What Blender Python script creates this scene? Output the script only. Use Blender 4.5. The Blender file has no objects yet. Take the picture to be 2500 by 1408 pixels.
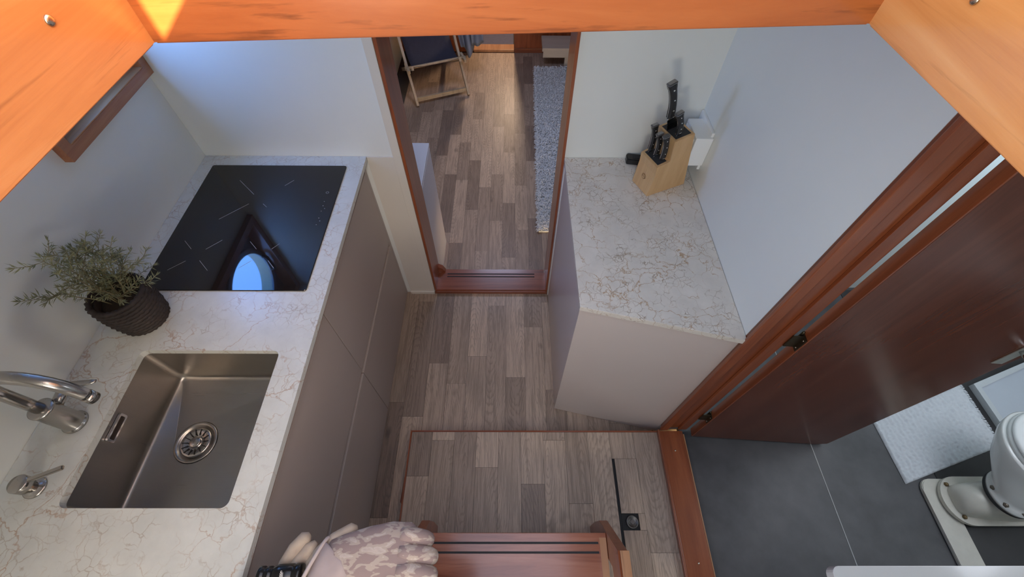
import bpy, bmesh, math, random
from mathutils import Vector, Matrix, noise
random.seed(7)
sc = bpy.context.scene
COL = sc.collection

# ------------------------------------------------------------------ camera
cam_d = bpy.data.cameras.new('camera')
cam = bpy.data.objects.new('camera', cam_d); COL.objects.link(cam)
cam_d.sensor_fit = 'HORIZONTAL'; cam_d.sensor_width = 36.0
cam_d.lens = 36.0 * 1050.418 / 2500.0
cam_d.clip_start = 0.01; cam_d.clip_end = 200
_R = Vector((0.9999773, -0.0000416, 0.0067445))
_U = Vector((-0.0037912, 0.8235785, 0.5671897))
_F = Vector((0.0055782, 0.5672023, -0.8235596))
CAM = Vector((0, 0, 2.1))
cam.matrix_world = Matrix(((_R.x, _U.x, -_F.x, CAM.x), (_R.y, _U.y, -_F.y, CAM.y), (_R.z, _U.z, -_F.z, CAM.z), (0, 0, 0, 1)))
sc.camera = cam

# ------------------------------------------------------------------ world, sun, exposure
SUN_DIR = Vector((0.60, -0.60, 0.53)).normalized()      # towards the sun
world = bpy.data.worlds.new('sky'); sc.world = world; world.use_nodes = True
wn = world.node_tree.nodes; wl = world.node_tree.links; wn.clear()
sky = wn.new('ShaderNodeTexSky'); sky.sky_type = 'NISHITA'; sky.sun_disc = False
sky.sun_elevation = math.asin(SUN_DIR.z); sky.sun_rotation = math.atan2(SUN_DIR.x, SUN_DIR.y)
sky.air_density = 1.0; sky.dust_density = 1.5; sky.ozone_density = 1.0
wb = wn.new('ShaderNodeBackground'); wb.inputs['Strength'].default_value = 1.75
wo = wn.new('ShaderNodeOutputWorld')
wm = wn.new('ShaderNodeMix'); wm.data_type = 'RGBA'; wm.blend_type = 'MULTIPLY'; wm.inputs[0].default_value = 1.0; wm.inputs[7].default_value = (1.26, 1.0, .76, 1)
wl.new(sky.outputs[0], wm.inputs[6]); wl.new(wm.outputs[2], wb.inputs[0]); wl.new(wb.outputs[0], wo.inputs[0])
try:
    world.cycles.sampling_method = 'MANUAL'; world.cycles.sample_map_resolution = 512
except Exception: pass
sun_d = bpy.data.lights.new('sun', 'SUN'); sun_d.energy = 48; sun_d.angle = math.radians(0.25); sun_d.color = (1.0, 0.85, 0.55)
sun = bpy.data.objects.new('sun', sun_d); COL.objects.link(sun)
sun.rotation_euler = SUN_DIR.to_track_quat('Z', 'Y').to_euler(); sun.location = (3, -1, 4)

def area(name, loc, look, sx, sy, power, color=(1, 1, 1), portal=False):
    d = bpy.data.lights.new(name, 'AREA'); d.shape = 'RECTANGLE'; d.size = sx; d.size_y = sy; d.energy = power; d.color = color
    if portal: d.cycles.is_portal = True
    o = bpy.data.objects.new(name, d); COL.objects.link(o); o.location = loc
    o.rotation_euler = (Vector(look) - Vector(loc)).to_track_quat('-Z', 'Y').to_euler()
    return o
area('skylight_portal', (0.015, -0.32, 1.96), (0.015, -0.32, 0), 0.80, 1.72, 1, portal=True)
XB_ = -1.223
area('cabin_hatch_light', (-0.1, 3.2, 1.83), (-0.1, 3.2, 0), 0.5, 0.5, 15, (0.62, 0.70, 1.0))
area('forepeak_light', (0.02, 5.5, 0.75), (0.0, 4.6, -0.42), 0.05, 0.25, 14, (1.0, 0.70, 0.45))
area('port_skylight', (XB_ - .16, 1.20, 1.68), (0, 1.20, 1.55), .9, .9, 52, (0.08, 0.31, 1.0))
area('bathroom_port_light', (2.2, 0.55, 1.80), (1.9, 0.4, 0), 0.9, 0.7, 11, (0.85, 0.9, 1.0))
area('aft_window_light', (-.35, -1.15, 1.62), (.3, 1.4, 1.2), .22, .22, 9, (1.0, .93, .80))
area('bathroom_back_light', (1.95, 1.0, 1.5), (1.95, 1.42, 1.35), 0.3, 0.3, 5, (0.55, 0.8, 1.0))

sc.view_settings.view_transform = 'Standard'
try: sc.view_settings.look = 'None'
except Exception: pass
sc.view_settings.gamma = 1.0
sc.view_settings.use_curve_mapping = False
sc.view_settings.exposure = -0.08
sc.cycles.max_bounces = 10; sc.cycles.diffuse_bounces = 6; sc.cycles.glossy_bounces = 5
sc.cycles.transmission_bounces = 6; sc.cycles.transparent_max_bounces = 8
sc.cycles.caustics_reflective = False; sc.cycles.caustics_refractive = False
sc.cycles.sample_clamp_indirect = 6.0

# ------------------------------------------------------------------ materials
class NT:
    def __init__(s, name):
        s.m = bpy.data.materials.new(name); s.m.use_nodes = True
        s.t = s.m.node_tree; s.n = s.t.nodes; s.l = s.t.links
        s.n.clear(); s.out = s.n.new('ShaderNodeOutputMaterial'); s.b = s.n.new('ShaderNodeBsdfPrincipled')
        s.l.new(s.b.outputs[0], s.out.inputs[0])
    def add(s, typ, **kw):
        x = s.n.new(typ)
        for k, v in kw.items():
            if k in x.inputs and not hasattr(x, k): x.inputs[k].default_value = v
            else: setattr(x, k, v)
        return x
    def link(s, a, b): s.l.new(a, b)
    def set(s, **kw):
        for k, v in kw.items(): s.b.inputs[k.replace('_', ' ')].default_value = v
    def coords(s, scale=(1, 1, 1), rnd=True):
        tc = s.add('ShaderNodeTexCoord'); mp = s.add('ShaderNodeMapping')
        s.link(tc.outputs['Object'], mp.inputs['Vector']); mp.inputs['Scale'].default_value = scale
        if rnd:
            oi = s.add('ShaderNodeObjectInfo'); mu = s.add('ShaderNodeVectorMath'); mu.operation = 'SCALE'
            co = s.add('ShaderNodeCombineXYZ')
            s.link(oi.outputs['Random'], co.inputs[0]); s.link(oi.outputs['Random'], co.inputs[1]); s.link(oi.outputs['Random'], co.inputs[2])
            s.link(co.outputs[0], mu.inputs[0]); mu.inputs['Scale'].default_value = 37.0
            s.link(mu.outputs[0], mp.inputs['Location'])
        return mp.outputs[0]
    def noise(s, vec, scale, detail=6, rough=.6, dist=0.):
        x = s.add('ShaderNodeTexNoise'); s.link(vec, x.inputs['Vector'])
        x.inputs['Scale'].default_value = scale; x.inputs['Detail'].default_value = detail
        x.inputs['Roughness'].default_value = rough; x.inputs['Distortion'].default_value = dist
        return x.outputs['Fac']
    def ramp(s, fac, stops):
        x = s.add('ShaderNodeValToRGB'); s.link(fac, x.inputs[0]); e = x.color_ramp.elements
        while len(e) > 1: e.remove(e[0])
        e[0].position = stops[0][0]; e[0].color = (*stops[0][1], 1)
        for p, c in stops[1:]:
            k = e.new(p); k.color = (*c, 1)
        return x.outputs[0]
    def mix(s, fac, a, b, mode='MIX'):
        x = s.add('ShaderNodeMix', data_type='RGBA', blend_type=mode)
        for sock, v in ((x.inputs[0], fac), (x.inputs[6], a), (x.inputs[7], b)):
            if isinstance(v, bpy.types.NodeSocket): s.link(v, sock)
            elif isinstance(v, (int, float)): sock.default_value = v
            else: sock.default_value = (*v, 1)
        return x.outputs[2]
    def math(s, op, a, b=0.):
        x = s.add('ShaderNodeMath', operation=op)
        for sock, v in ((x.inputs[0], a), (x.inputs[1], b)):
            if isinstance(v, bpy.types.NodeSocket): s.link(v, sock)
            else: sock.default_value = v
        return x.outputs[0]
    def bump(s, h, strength=.2, dist=.001):
        x = s.add('ShaderNodeBump'); x.inputs['Strength'].default_value = strength; x.inputs['Distance'].default_value = dist
        s.link(h, x.inputs['Height']); s.link(x.outputs[0], s.b.inputs['Normal'])

def g3(v): return (v, v, v)
def m_plain(name, col, rough=.5, metal=0., coat=0., var=.06, nscale=6., bump=0., bscale=300.):
    t = NT(name); v = t.coords(rnd=False)
    n = t.noise(v, nscale, 4)
    c = t.ramp(n, [(0.25, tuple(x * (1 - var) for x in col)), (0.75, tuple(min(1, x * (1 + var)) for x in col))])
    t.link(c, t.b.inputs['Base Color']); t.set(Roughness=rough, Metallic=metal)
    if coat: t.set(Coat_Weight=coat, Coat_Roughness=.08)
    if bump: t.bump(t.noise(v, bscale, 2), bump, .0006)
    return t.m
def m_wood(name, dark, mid, light, axis=0, rough=.3, coat=.3, gs=1., streak=.6, bump=.05):
    t = NT(name)
    s = [22 * gs] * 3; s[axis] = 1.6 * gs
    v = t.coords(tuple(s))
    n1 = t.noise(v, 1.0, 8, .65, .6); c = t.ramp(n1, [(.28, dark), (.5, mid), (.74, light)])
    s2 = [90 * gs] * 3; s2[axis] = 3.2 * gs
    n2 = t.noise(t.coords(tuple(s2)), 1.0, 5, .6, .2)
    f = t.ramp(n2, [(.58, g3(0.)), (.72, g3(1.))])
    c2 = t.mix(t.math('MULTIPLY', f, streak), c, tuple(x * .45 for x in dark))
    n3 = t.noise(t.coords((1.2, 1.2, 1.2)), 2.0, 3); c3 = t.mix(t.math('MULTIPLY', n3, .35), c2, tuple(x * .8 for x in mid))
    t.link(c3, t.b.inputs['Base Color']); t.set(Roughness=rough, Coat_Weight=coat, Coat_Roughness=.12)
    t.bump(n2, bump, .0008)
    return t.m
def m_plank(name):
    t = NT(name); oi = t.add('ShaderNodeObjectInfo'); rn = oi.outputs['Random']
    n = t.noise(t.coords((80, 5, 10)), 1.0, 8, .66, .4); n3 = t.noise(t.coords((330, 8, 10)), 1.0, 4, .6)
    # cathedral grain: rings round an axis that lies nearly along the board
    tc = t.add('ShaderNodeTexCoord'); sp = t.add('ShaderNodeSeparateXYZ'); t.link(tc.outputs['Object'], sp.inputs[0])
    x0 = t.math('MULTIPLY', t.math('SUBTRACT', rn, .5), .14); y0 = t.math('MULTIPLY', t.math('SUBTRACT', t.math('FRACT', t.math('MULTIPLY', rn, 7.13)), .5), .7)
    dx = t.math('SUBTRACT', sp.outputs['X'], x0); dy = t.math('MULTIPLY', t.math('SUBTRACT', sp.outputs['Y'], y0), .16)
    wob = t.noise(t.coords((14, 3, 5)), 1.0, 4, .6)
    r = t.math('SQRT', t.math('ADD', t.math('MULTIPLY', dx, dx), t.math('MULTIPLY', dy, dy)))
    r = t.math('ADD', t.math('MULTIPLY', r, 150.), t.math('MULTIPLY', wob, 5.5))
    ring = t.math('FRACT', r); ring = t.ramp(ring, [(0., g3(.35)), (.25, g3(.9)), (.8, g3(.75)), (1., g3(.35))])
    k = t.math('ADD', t.math('MULTIPLY', n, .9), t.math('MULTIPLY', ring, .30)); k = t.math('ADD', k, t.math('MULTIPLY', n3, .55))
    c = t.ramp(k, [(.62, g3(.68)), (.92, g3(.98)), (1.18, g3(1.26))])
    c = t.mix(1.0, oi.outputs['Color'], c, 'MULTIPLY')
    kn = t.noise(t.coords((9, 5, 5)), 1.0, 2); kf = t.ramp(kn, [(.68, g3(0.)), (.8, g3(.6))])
    c = t.mix(kf, c, (.05, .04, .035))
    t.link(c, t.b.inputs['Base Color']); t.set(Roughness=.42); t.bump(n3, .12, .0006)
    return t.m
def m_quartz(name, base, vein, vein2, s=1., amt=1.):
    t = NT(name); v = t.coords(rnd=False)
    nz = t.add('ShaderNodeTexNoise'); t.link(v, nz.inputs['Vector']); nz.inputs['Scale'].default_value = 16 * s; nz.inputs['Detail'].default_value = 5
    def warped(k):
        mv = t.add('ShaderNodeVectorMath', operation='SCALE'); t.link(nz.outputs['Color'], mv.inputs[0]); mv.inputs['Scale'].default_value = k
        ad = t.add('ShaderNodeVectorMath', operation='ADD'); t.link(v, ad.inputs[0]); t.link(mv.outputs[0], ad.inputs[1]); return ad.outputs[0]
    def vor(scale, k, w0):
        x = t.add('ShaderNodeTexVoronoi', feature='DISTANCE_TO_EDGE'); t.link(warped(k), x.inputs['Vector']); x.inputs['Scale'].default_value = scale
        return t.ramp(x.outputs['Distance'], [(0.0, g3(1.)), (w0, g3(0.))])
    f1 = vor(34 * s, .055, .045); f2 = vor(15 * s, .09, .022); f3 = vor(4.2 * s, .10, .009)
    m1 = t.ramp(t.noise(v, 11 * s, 4), [(.47, g3(0.)), (.62, g3(.75 * amt))])
    m2 = t.ramp(t.noise(v, 7 * s, 3), [(.45, g3(0.)), (.6, g3(.8 * amt))])
    m3 = t.ramp(t.noise(v, 3 * s, 3), [(.42, g3(.15)), (.58, g3(1.))])
    b = t.ramp(t.noise(v, 14 * s, 6), [(.3, tuple(x * .90 for x in base)), (.7, tuple(min(1, x * 1.05) for x in base))])
    c = t.mix(t.math('MULTIPLY', f1, m1), b, vein); c = t.mix(t.math('MULTIPLY', f2, m2), c, vein2); c = t.mix(t.math('MULTIPLY', f3, m3), c, vein2)
    t.link(c, t.b.inputs['Base Color']); t.set(Roughness=.28)
    return t.m
def m_steel(name, col, rough=.3, brush=(4, 4, 400), aniso=0.):
    t = NT(name); v = t.coords(brush, rnd=False); n = t.noise(v, 1.0, 4); bl = t.noise(t.coords((9, 9, 9), False), 1.0, 4)
    c = t.mix(bl, tuple(x * .82 for x in col), col); t.link(c, t.b.inputs['Base Color'])
    r = t.ramp(n, [(.3, g3(rough * .8)), (.7, g3(rough * 1.25))]); t.link(r, t.b.inputs['Roughness']); t.set(Metallic=1.0)
    return t.m

TEAK_X_SHADED = m_wood('varnished_teak_x_shaded', (.17, .043, .010), (.295, .080, .019), (.40, .13, .036), 0, .22, .5, streak=.8)  # front board's teak darkened so it reads as shaded beside the sun patch
TEAK_Y_LIT = m_wood('varnished_teak_y_lit', (.40, .135, .034), (.56, .225, .068), (.67, .33, .125), 1, .25, .5, streak=.6)  # left board gets no sun; its sunlit orange is put into this colour
MAHO_X = m_wood('mahogany_x', (.15, .035, .014), (.26, .070, .028), (.36, .11, .045), 0, .28, .35)
MAHO_Y = m_wood('mahogany_y', (.16, .04, .015), (.27, .075, .028), (.38, .12, .045), 1, .28, .35)
MAHO_Z = m_wood('mahogany_z', (.16, .038, .013), (.27, .072, .026), (.38, .115, .042), 2, .28, .35)
MAHO_T = m_wood('mahogany_tread', (.17, .042, .02), (.36, .125, .065), (.50, .21, .125), 0, .22, .5, streak=.35)
MAHO_F = m_wood('mahogany_window', (.20, .060, .024), (.34, .125, .052), (.46, .20, .09), 1, .26, .4, streak=.35)
DOORW = m_wood('mahogany_door_veneer', (.095, .027, .014), (.125, .036, .018), (.165, .052, .027), 2, .24, .12, streak=.4)
OAKEND = m_wood('pale_mahogany', (.34, .15, .06), (.46, .22, .10), (.56, .29, .14), 1, .4, .2)
PLANK = m_plank('vinyl_plank')
SUBFLOOR = m_plain('subfloor_dark', (.05, .042, .038), .8)
WALLW = m_plain('wall_laminate_white', (.715, .735, .705), .38, var=.015)
CREAM = m_plain('cream_panel', (.66, .62, .55), .4, var=.02)
CEILW = m_plain('ceiling_white', (.75, .75, .74), .5, var=.02)
TAUPE = m_plain('cabinet_taupe', (.38, .325, .295), .36, var=.03, nscale=3)
TAUPE_D = m_plain('cabinet_taupe_groove', (.13, .105, .09), .5)
GREYC = m_plain('cabinet_grey', (.58, .505, .47), .28, var=.03, nscale=2.5)
QZ_L = m_quartz('quartz_left', (.62, .64, .61), (.34, .27, .21), (.42, .30, .22), 1.0, .9)
QZ_R = m_quartz('quartz_right', (.68, .63, .56), (.32, .24, .17), (.42, .27, .15), 1.15, 1.5)
STEEL = m_steel('stainless_sink', (.43, .41, .38), .34, (6, 260, 6))
CHROME = m_steel('brushed_chrome', (.50, .47, .44), .22, (200, 200, 20))
POLISH = m_steel('polished_steel', (.75, .75, .75), .12)
BRASS_D = m_steel('aged_bronze_hinge', (.14, .11, .07), .5)
SCREW = m_steel('screw_metal', (.7, .62, .5), .25)
BLACK = m_plain('black_plastic', (.012, .012, .013), .35)
BLACK_M = m_plain('black_rubber', (.02, .02, .021), .7)
DARKHOLE = m_plain('dark_recess', (.012, .011, .011), .7)
def m_hob():
    t = NT('hob_glass_black'); v = t.coords(rnd=False); n = t.noise(v, 5, 3)
    c = t.ramp(n, [(.3, (.010, .009, .010)), (.7, (.014, .012, .012))]); t.link(c, t.b.inputs['Base Color'])
    t.set(Roughness=.03, IOR=1.55, Specular_IOR_Level=.5); return t.m
HOB = m_hob()
MARK = m_plain('hob_print_grey', (.34, .33, .33), .4)
PINE = m_wood('pale_beech', (.50, .29, .13), (.58, .36, .17), (.66, .43, .22), 2, .45, .05, gs=1.6, streak=.25)
BIRCH = m_wood('birch_frame', (.36, .28, .18), (.46, .37, .25), (.55, .45, .32), 2, .5, .0, streak=.2)
WHITEP = m_plain('white_plastic', (.78, .79, .78), .35, var=.01)
WHITE_C = m_plain('white_cabinet', (.66, .70, .80), .35, var=.01)
BENCHW = m_wood('limed_bench', (.42, .37, .30), (.52, .46, .38), (.60, .54, .45), 0, .5, 0., streak=.2)
CERAM = m_plain('ceramic_white', (.72, .72, .70), .15, coat=.5, var=.03)
CERAM_A = m_plain('aged_white_casting', (.60, .57, .50), .35, var=.10, nscale=14)
VINYL_G = m_plain('bathroom_vinyl_grey', (.070, .068, .072), .45, var=.40, nscale=5)
VINYL_D = m_plain('bathroom_vinyl_dark', (.028, .027, .028), .5, var=.25, nscale=9)
JOINT = m_plain('joint_pale', (.40, .40, .39), .5)
NAVY = m_plain('navy_canvas', (.035, .036, .060), .85, var=.12, nscale=30, bump=.3, bscale=700)
JACKET = m_plain('blue_grey_cloth', (.20, .235, .31), .85, var=.12, nscale=10)
MATBLUE = m_plain('blue_grey_mat', (.10, .10, .15), .9, var=.1, nscale=20)
RUGM = m_plain('shaggy_white', (.68, .70, .72), .95, var=.2, nscale=40)
MATW = m_plain('bath_mat_white', (.62, .64, .67), .95, var=.05, nscale=60, bump=.6, bscale=260)
ROPE = m_plain('brown_rope', (.030, .020, .017), .65, var=.35, nscale=60, bump=.5, bscale=160)
SOIL = m_plain('soil', (.035, .024, .016), .95, var=.3, nscale=60)
STEMM = m_plain('rosemary_stem', (.20, .17, .09), .7, var=.2, nscale=40)
def m_leaf():
    t = NT('rosemary_leaf'); v = t.coords(rnd=False); n = t.noise(v, 28, 3)
    c = t.ramp(n, [(.3, (.11, .125, .06)), (.5, (.22, .23, .125)), (.72, (.36, .35, .22))]); t.link(c, t.b.inputs['Base Color'])
    t.set(Roughness=.55); return t.m
LEAF = m_leaf()
def m_camo():
    t = NT('camouflage_fabric'); v = t.coords((1, 2.2, 1), False)
    n = t.noise(v, 34, 2, .5, .4); c = t.ramp(n, [(.30, (.30, .22, .20)), (.49, (.30, .22, .20)), (.515, (.43, .35, .29)), (.60, (.43, .35, .29)), (.62, (.52, .44, .38)), (.9, (.36, .28, .25))])
    t.link(c, t.b.inputs['Base Color']); t.set(Roughness=.9); t.bump(t.noise(t.coords(rnd=False), 900, 2), .3, .0006); return t.m
CAMO = m_camo()
SUEDE = m_plain('beige_suede', (.44, .36, .28), .9, var=.08, nscale=50, bump=.3, bscale=500)
LABELW = m_plain('white_label', (.75, .73, .70), .7, var=.02)
def m_glass():
    t = NT('port_glass'); t.n.remove(t.b); g = t.add('ShaderNodeBsdfGlossy'); g.inputs['Roughness'].default_value = .02
    tr = t.add('ShaderNodeBsdfTransparent'); tr.inputs[0].default_value = (.93, .96, .97, 1); mx = t.add('ShaderNodeMixShader'); mx.inputs[0].default_value = .06
    t.link(tr.outputs[0], mx.inputs[1]); t.link(g.outputs[0], mx.inputs[2]); t.link(mx.outputs[0], t.out.inputs[0]); return t.m
GLASS = m_glass()
PORT_SUNLIT = m_plain('port_tube_sunlit', (.85, .80, .55), .4, var=.02)  # cream tint puts sunlight on the white port tube into its colour

# ------------------------------------------------------------------ mesh helpers
def obj(name, bm, mat=None, parent=None, loc=None, smooth=False, world_loc=False):
    me = bpy.data.meshes.new(name)
    bmesh.ops.recalc_face_normals(bm, faces=bm.faces[:])
    bm.to_mesh(me); bm.free()
    if smooth:
        for p in me.polygons: p.use_smooth = True
    o = bpy.data.objects.new(name, me); COL.objects.link(o)
    if mat: me.materials.append(mat)
    if loc is not None: o.location = loc
    if parent is not None:
        o.parent = parent
        if world_loc: o.location = Vector(o.location) - Vector(parent.location)
    return o
def tag(o, label=None, cat=None, group=None, kind=None):
    if label: o['label'] = label
    if cat: o['category'] = cat
    if group: o['group'] = group
    if kind: o['kind'] = kind
    return o
def thing(name, label, cat, loc=(0, 0, 0), rz=0., group=None, kind=None):
    o = bpy.data.objects.new(name, None); COL.objects.link(o); o.location = loc; o.rotation_euler = (0, 0, rz)
    o.empty_display_size = .05
    return tag(o, label, cat, group, kind)
def box(bm, x0, x1, y0, y1, z0, z1):
    vs = [bm.verts.new((x, y, z)) for x in (x0, x1) for y in (y0, y1) for z in (z0, z1)]
    for f in ((0, 1, 3, 2), (4, 6, 7, 5), (0, 4, 5, 1), (2, 3, 7, 6), (0, 2, 6, 4), (1, 5, 7, 3)): bm.faces.new([vs[i] for i in f])
    return vs
def bbox(x0, x1, y0, y1, z0, z1, bev=0., seg=2):
    bm = bmesh.new(); box(bm, x0, x1, y0, y1, z0, z1)
    if bev: bmesh.ops.bevel(bm, geom=bm.edges[:], offset=bev, segments=seg, profile=.6, affect='EDGES')
    return bm
def prism(bm, pts, d0, d1, axis='x'):
    """polygon pts in the plane across axis, extruded from d0 to d1"""
    def P(a, b, d): return {'x': (d, a, b), 'y': (a, d, b), 'z': (a, b, d)}[axis]
    A = [bm.verts.new(P(a, b, d0)) for a, b in pts]; B = [bm.verts.new(P(a, b, d1)) for a, b in pts]
    bm.faces.new(A); bm.faces.new(B[::-1]); n = len(pts)
    for i in range(n): bm.faces.new((A[i], A[(i + 1) % n], B[(i + 1) % n], B[i]))
def lathe(bm, prof, seg=32, cx=0, cy=0, cap0=True, cap1=True):
    rings = []
    for r, z in prof: rings.append([bm.verts.new((cx + r * math.cos(2 * math.pi * i / seg), cy + r * math.sin(2 * math.pi * i / seg), z)) for i in range(seg)])
    for a, b in zip(rings, rings[1:]):
        for i in range(seg): bm.faces.new((a[i], a[(i + 1) % seg], b[(i + 1) % seg], b[i]))
    if cap0: bm.faces.new(rings[0][::-1])
    if cap1: bm.faces.new(rings[-1])
def tube(bm, pts, r, seg=10, caps=True):
    pts = [Vector(p) for p in pts]; n = len(pts)
    rs = r if isinstance(r, (list, tuple)) else [r] * n
    rings = []; up = None
    for i, p in enumerate(pts):
        d = (pts[min(i + 1, n - 1)] - pts[max(i - 1, 0)]).normalized()
        if up is None:
            up = Vector((0, 0, 1)) if abs(d.z) < .9 else Vector((1, 0, 0))
        a = d.cross(up).normalized(); b = a.cross(d).normalized(); up = b
        rings.append([bm.verts.new(p + (a * math.cos(2 * math.pi * k / seg) + b * math.sin(2 * math.pi * k / seg)) * rs[i]) for k in range(seg)])
    for A, B in zip(rings, rings[1:]):
        for k in range(seg): bm.faces.new((A[k], A[(k + 1) % seg], B[(k + 1) % seg], B[k]))
    if caps: bm.faces.new(rings[0][::-1]); bm.faces.new(rings[-1])
def bar(bm, p, q, w, h, up=(0, 0, 1)):
    p = Vector(p); q = Vector(q); d = (q - p).normalized(); a = d.cross(Vector(up)).normalized(); b = a.cross(d).normalized()
    vs = []
    for e in (p, q):
        for sa, sb in ((-1, -1), (1, -1), (1, 1), (-1, 1)): vs.append(bm.verts.new(e + a * sa * w / 2 + b * sb * h / 2))
    for f in ((3, 2, 1, 0), (4, 5, 6, 7), (0, 1, 5, 4), (1, 2, 6, 5), (2, 3, 7, 6), (3, 0, 4, 7)): bm.faces.new([vs[i] for i in f])
def rrect(x0, x1, y0, y1, r, n=6):
    out = []
    for cx, cy, a0 in ((x1 - r, y1 - r, 0), (x0 + r, y1 - r, 90), (x0 + r, y0 + r, 180), (x1 - r, y0 + r, 270)):
        for k in range(n + 1):
            a = math.radians(a0 + 90 * k / n); out.append((cx + r * math.cos(a), cy + r * math.sin(a)))
    return out
def circ(cx, cy, r, n=48): return [(cx + r * math.cos(2 * math.pi * i / n), cy + r * math.sin(2 * math.pi * i / n)) for i in range(n)]
def holed(outer, holes, d0, d1, axis='z'):
    """plate with through holes"""
    bm = bmesh.new()
    def P(a, b, d): return {'x': (d, a, b), 'y': (a, d, b), 'z': (a, b, d)}[axis]
    loops = [outer] + holes
    for d in (d0, d1):
        ed = []
        for lp in loops:
            vs = [bm.verts.new(P(a, b, d)) for a, b in lp]
            ed += [bm.edges.new((vs[i], vs[(i + 1) % len(vs)])) for i in range(len(vs))]
        bmesh.ops.triangle_fill(bm, edges=ed, use_beauty=True, use_dissolve=False)
    bm.verts.ensure_lookup_table(); tot = sum(len(l) for l in loops); o = 0
    for lp in loops:
        n = len(lp)
        for i in range(n):
            a, b = bm.verts[o + i], bm.verts[o + (i + 1) % n]; c, d = bm.verts[tot + o + (i + 1) % n], bm.verts[tot + o + i]
            bm.faces.new((a, b, c, d))
        o += n
    return bm

# ------------------------------------------------------------------ key dimensions (metres; z = 0 is the galley sole)
ZC = 0.972           # worktop height
Y0 = 1.42            # bulkhead with the doorway
XB = -1.223          # hull side wall on the left
XF = -0.578          # front edge of the left worktop
XR = 0.704           # wall on the right
ZP = 0.082           # raised step platform
ZA = -0.42           # sole of the forward cabin
ZB = 0.06            # bathroom sole
PW = 0.1013          # plank width

# ------------------------------------------------------------------ plank floors
def tone(t):
    a = Vector((.160, .114, .089)); b = Vector((.55, .42, .315)); c = a.lerp(b, t); return (c.x, c.y, c.z, 1)
def plank(parent, x0, x1, y0, y1, ztop, t, th=.005):
    g = .0005; cx, cy = (x0 + x1) / 2, (y0 + y1) / 2
    bm = bbox(x0 - cx + g, x1 - cx - g, y0 - cy + g, y1 - cy - g, -th, 0)
    o = obj('plank', bm, PLANK, parent); o.location = (cx, cy, ztop); o.color = tone(t); return o
def column(parent, x0, x1, yfar, ynear, joints, tones, ztop):
    ys = [yfar] + list(joints) + [ynear]
    for i in range(len(ys) - 1):
        if ys[i] - ys[i + 1] > .004:
            plank(parent, x0, x1, ys[i + 1], ys[i], ztop, tones[i] if i < len(tones) else random.uniform(.3, .6))

floor = obj('floor', bbox(-1.22, .70, -1.2, 1.44, -.03, -.005), SUBFLOOR)
tag(floor, 'galley sole of grey brown wood planks in front of the doorway sill', kind='structure')
XM = -.5251
cols = {-2: ([1.394], [.45, .3]), -1: ([.753, .239], [.32, .12, .5]), 0: ([1.352, .681], [.42, .22, .62]),
        1: ([.965], [.18, .55]), 2: ([1.401, .852], [.4, .5, .58]), 3: ([1.006], [.85, .60]), 4: ([1.325], [.85, .55]),
        5: ([.887], [.85, .36]), 6: ([1.186], [.42, .65]), 7: ([1.351, .819], [.35, .62, .32]), 8: ([1.1], [.5, .55]), 9: ([.72], [.5, .5]), 10: ([.65], [.45, .4]), 11: ([], [.4])}
for k, (j, t) in cols.items():
    x0, x1 = XM + k * PW, XM + (k + 1) * PW
    x0 = max(x0, -.61); x1 = min(x1, .70)
    yn = -.1 if k < 1 else .60
    if k == 1: column(floor, x0, x1, Y0, .57, j, t, 0)
    else: column(floor, x0, x1, Y0, yn, j, t, 0)

# step platform in front of the ladder
plat = thing('step_platform', 'raised plank covered step platform with thin mahogany edge, under the ladder', 'platform', (0.12, .1, 0))
def sub(parent, name, bm, mat, smooth=False):
    o = obj(name, bm, mat, parent, smooth=smooth); o.location = -Vector(parent.location); return o
sub(plat, 'base', bbox(-.448, .697, -.3, .588, .001, .074), SUBFLOOR)
bm = bmesh.new(); box(bm, -.4545, .697, .583, .5895, .001, .0835); sub(plat, 'edge_strip', bm, MAHO_X)
bm = bmesh.new(); box(bm, -.4545, -.448, -.3, .5825, .001, .0835); sub(plat, 'edge_strip', bm, MAHO_Y)
bm = bmesh.new(); prism(bm, [(-.475, .30), (-.455, .27), (-.455, .41), (-.470, .40)], .001, .02, 'z'); sub(plat, 'side_wedge', bm, MAHO_Y)  # small mahogany wedge against the platform's left edge
def pplank(x0, x1, y0, y1, t):
    o = plank(plat, x0, x1, y0, y1, ZP, t); o.location = Vector(o.location) - Vector(plat.location)
XP = -.1492; LN = {k: XP + k * PW for k in range(-3, 6)}; LN[-3] = -.448
pc = {-3: ([.392], [.22, .55]), -2: ([.545], [.75, .42]), -1: ([.03], [.36, .4]), 0: ([.428], [.75, .45]), 1: ([.06], [.56, .4]),
      2: ([.36], [.65, .24]), 3: ([.546], [.45, .62]), 4: ([.284], [.42, .56])}
for k, (j, t) in pc.items():
    ys = [.583] + j + [-.3]
    for i in range(len(ys) - 1): pplank(LN[k], LN[k + 1], ys[i + 1], ys[i], t[i])
pplank(LN[5], .4605, -.3, .583, .62)
pplank(.4605, .570, .466, .583, .52)
pplank(.4725, .570, .247, .466, .52); pplank(.543, .570, .185, .247, .48); pplank(.4725, .570, -.3, .185, .36)
pplank(.570, .684, .106, .583, .45); pplank(.570, .66, -.3, .106, .72); pplank(.684, .697, .387, .583, .5); pplank(.684, .697, .106, .387, .6); pplank(.66, .697, -.3, .106, .5)
bm = bmesh.new(); box(bm, .4615, .4718, -.3, .465, .0741, .0765); sub(plat, 'lift_slot', bm, DARKHOLE)
bm = bmesh.new(); box(bm, .4728, .5425, .1855, .2465, .0741, .0752); sub(plat, 'notch', bm, DARKHOLE)
bm = bmesh.new(); lathe(bm, [(.026, .0752), (.026, .0795), (.023, .081), (.020, .0805), (.019, .079), (.001, .079)], 32, .515, .216); dp = sub(plat, 'deck_fitting', bm, m_steel('dull_pewter', (.16, .15, .14), .45), True)
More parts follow.
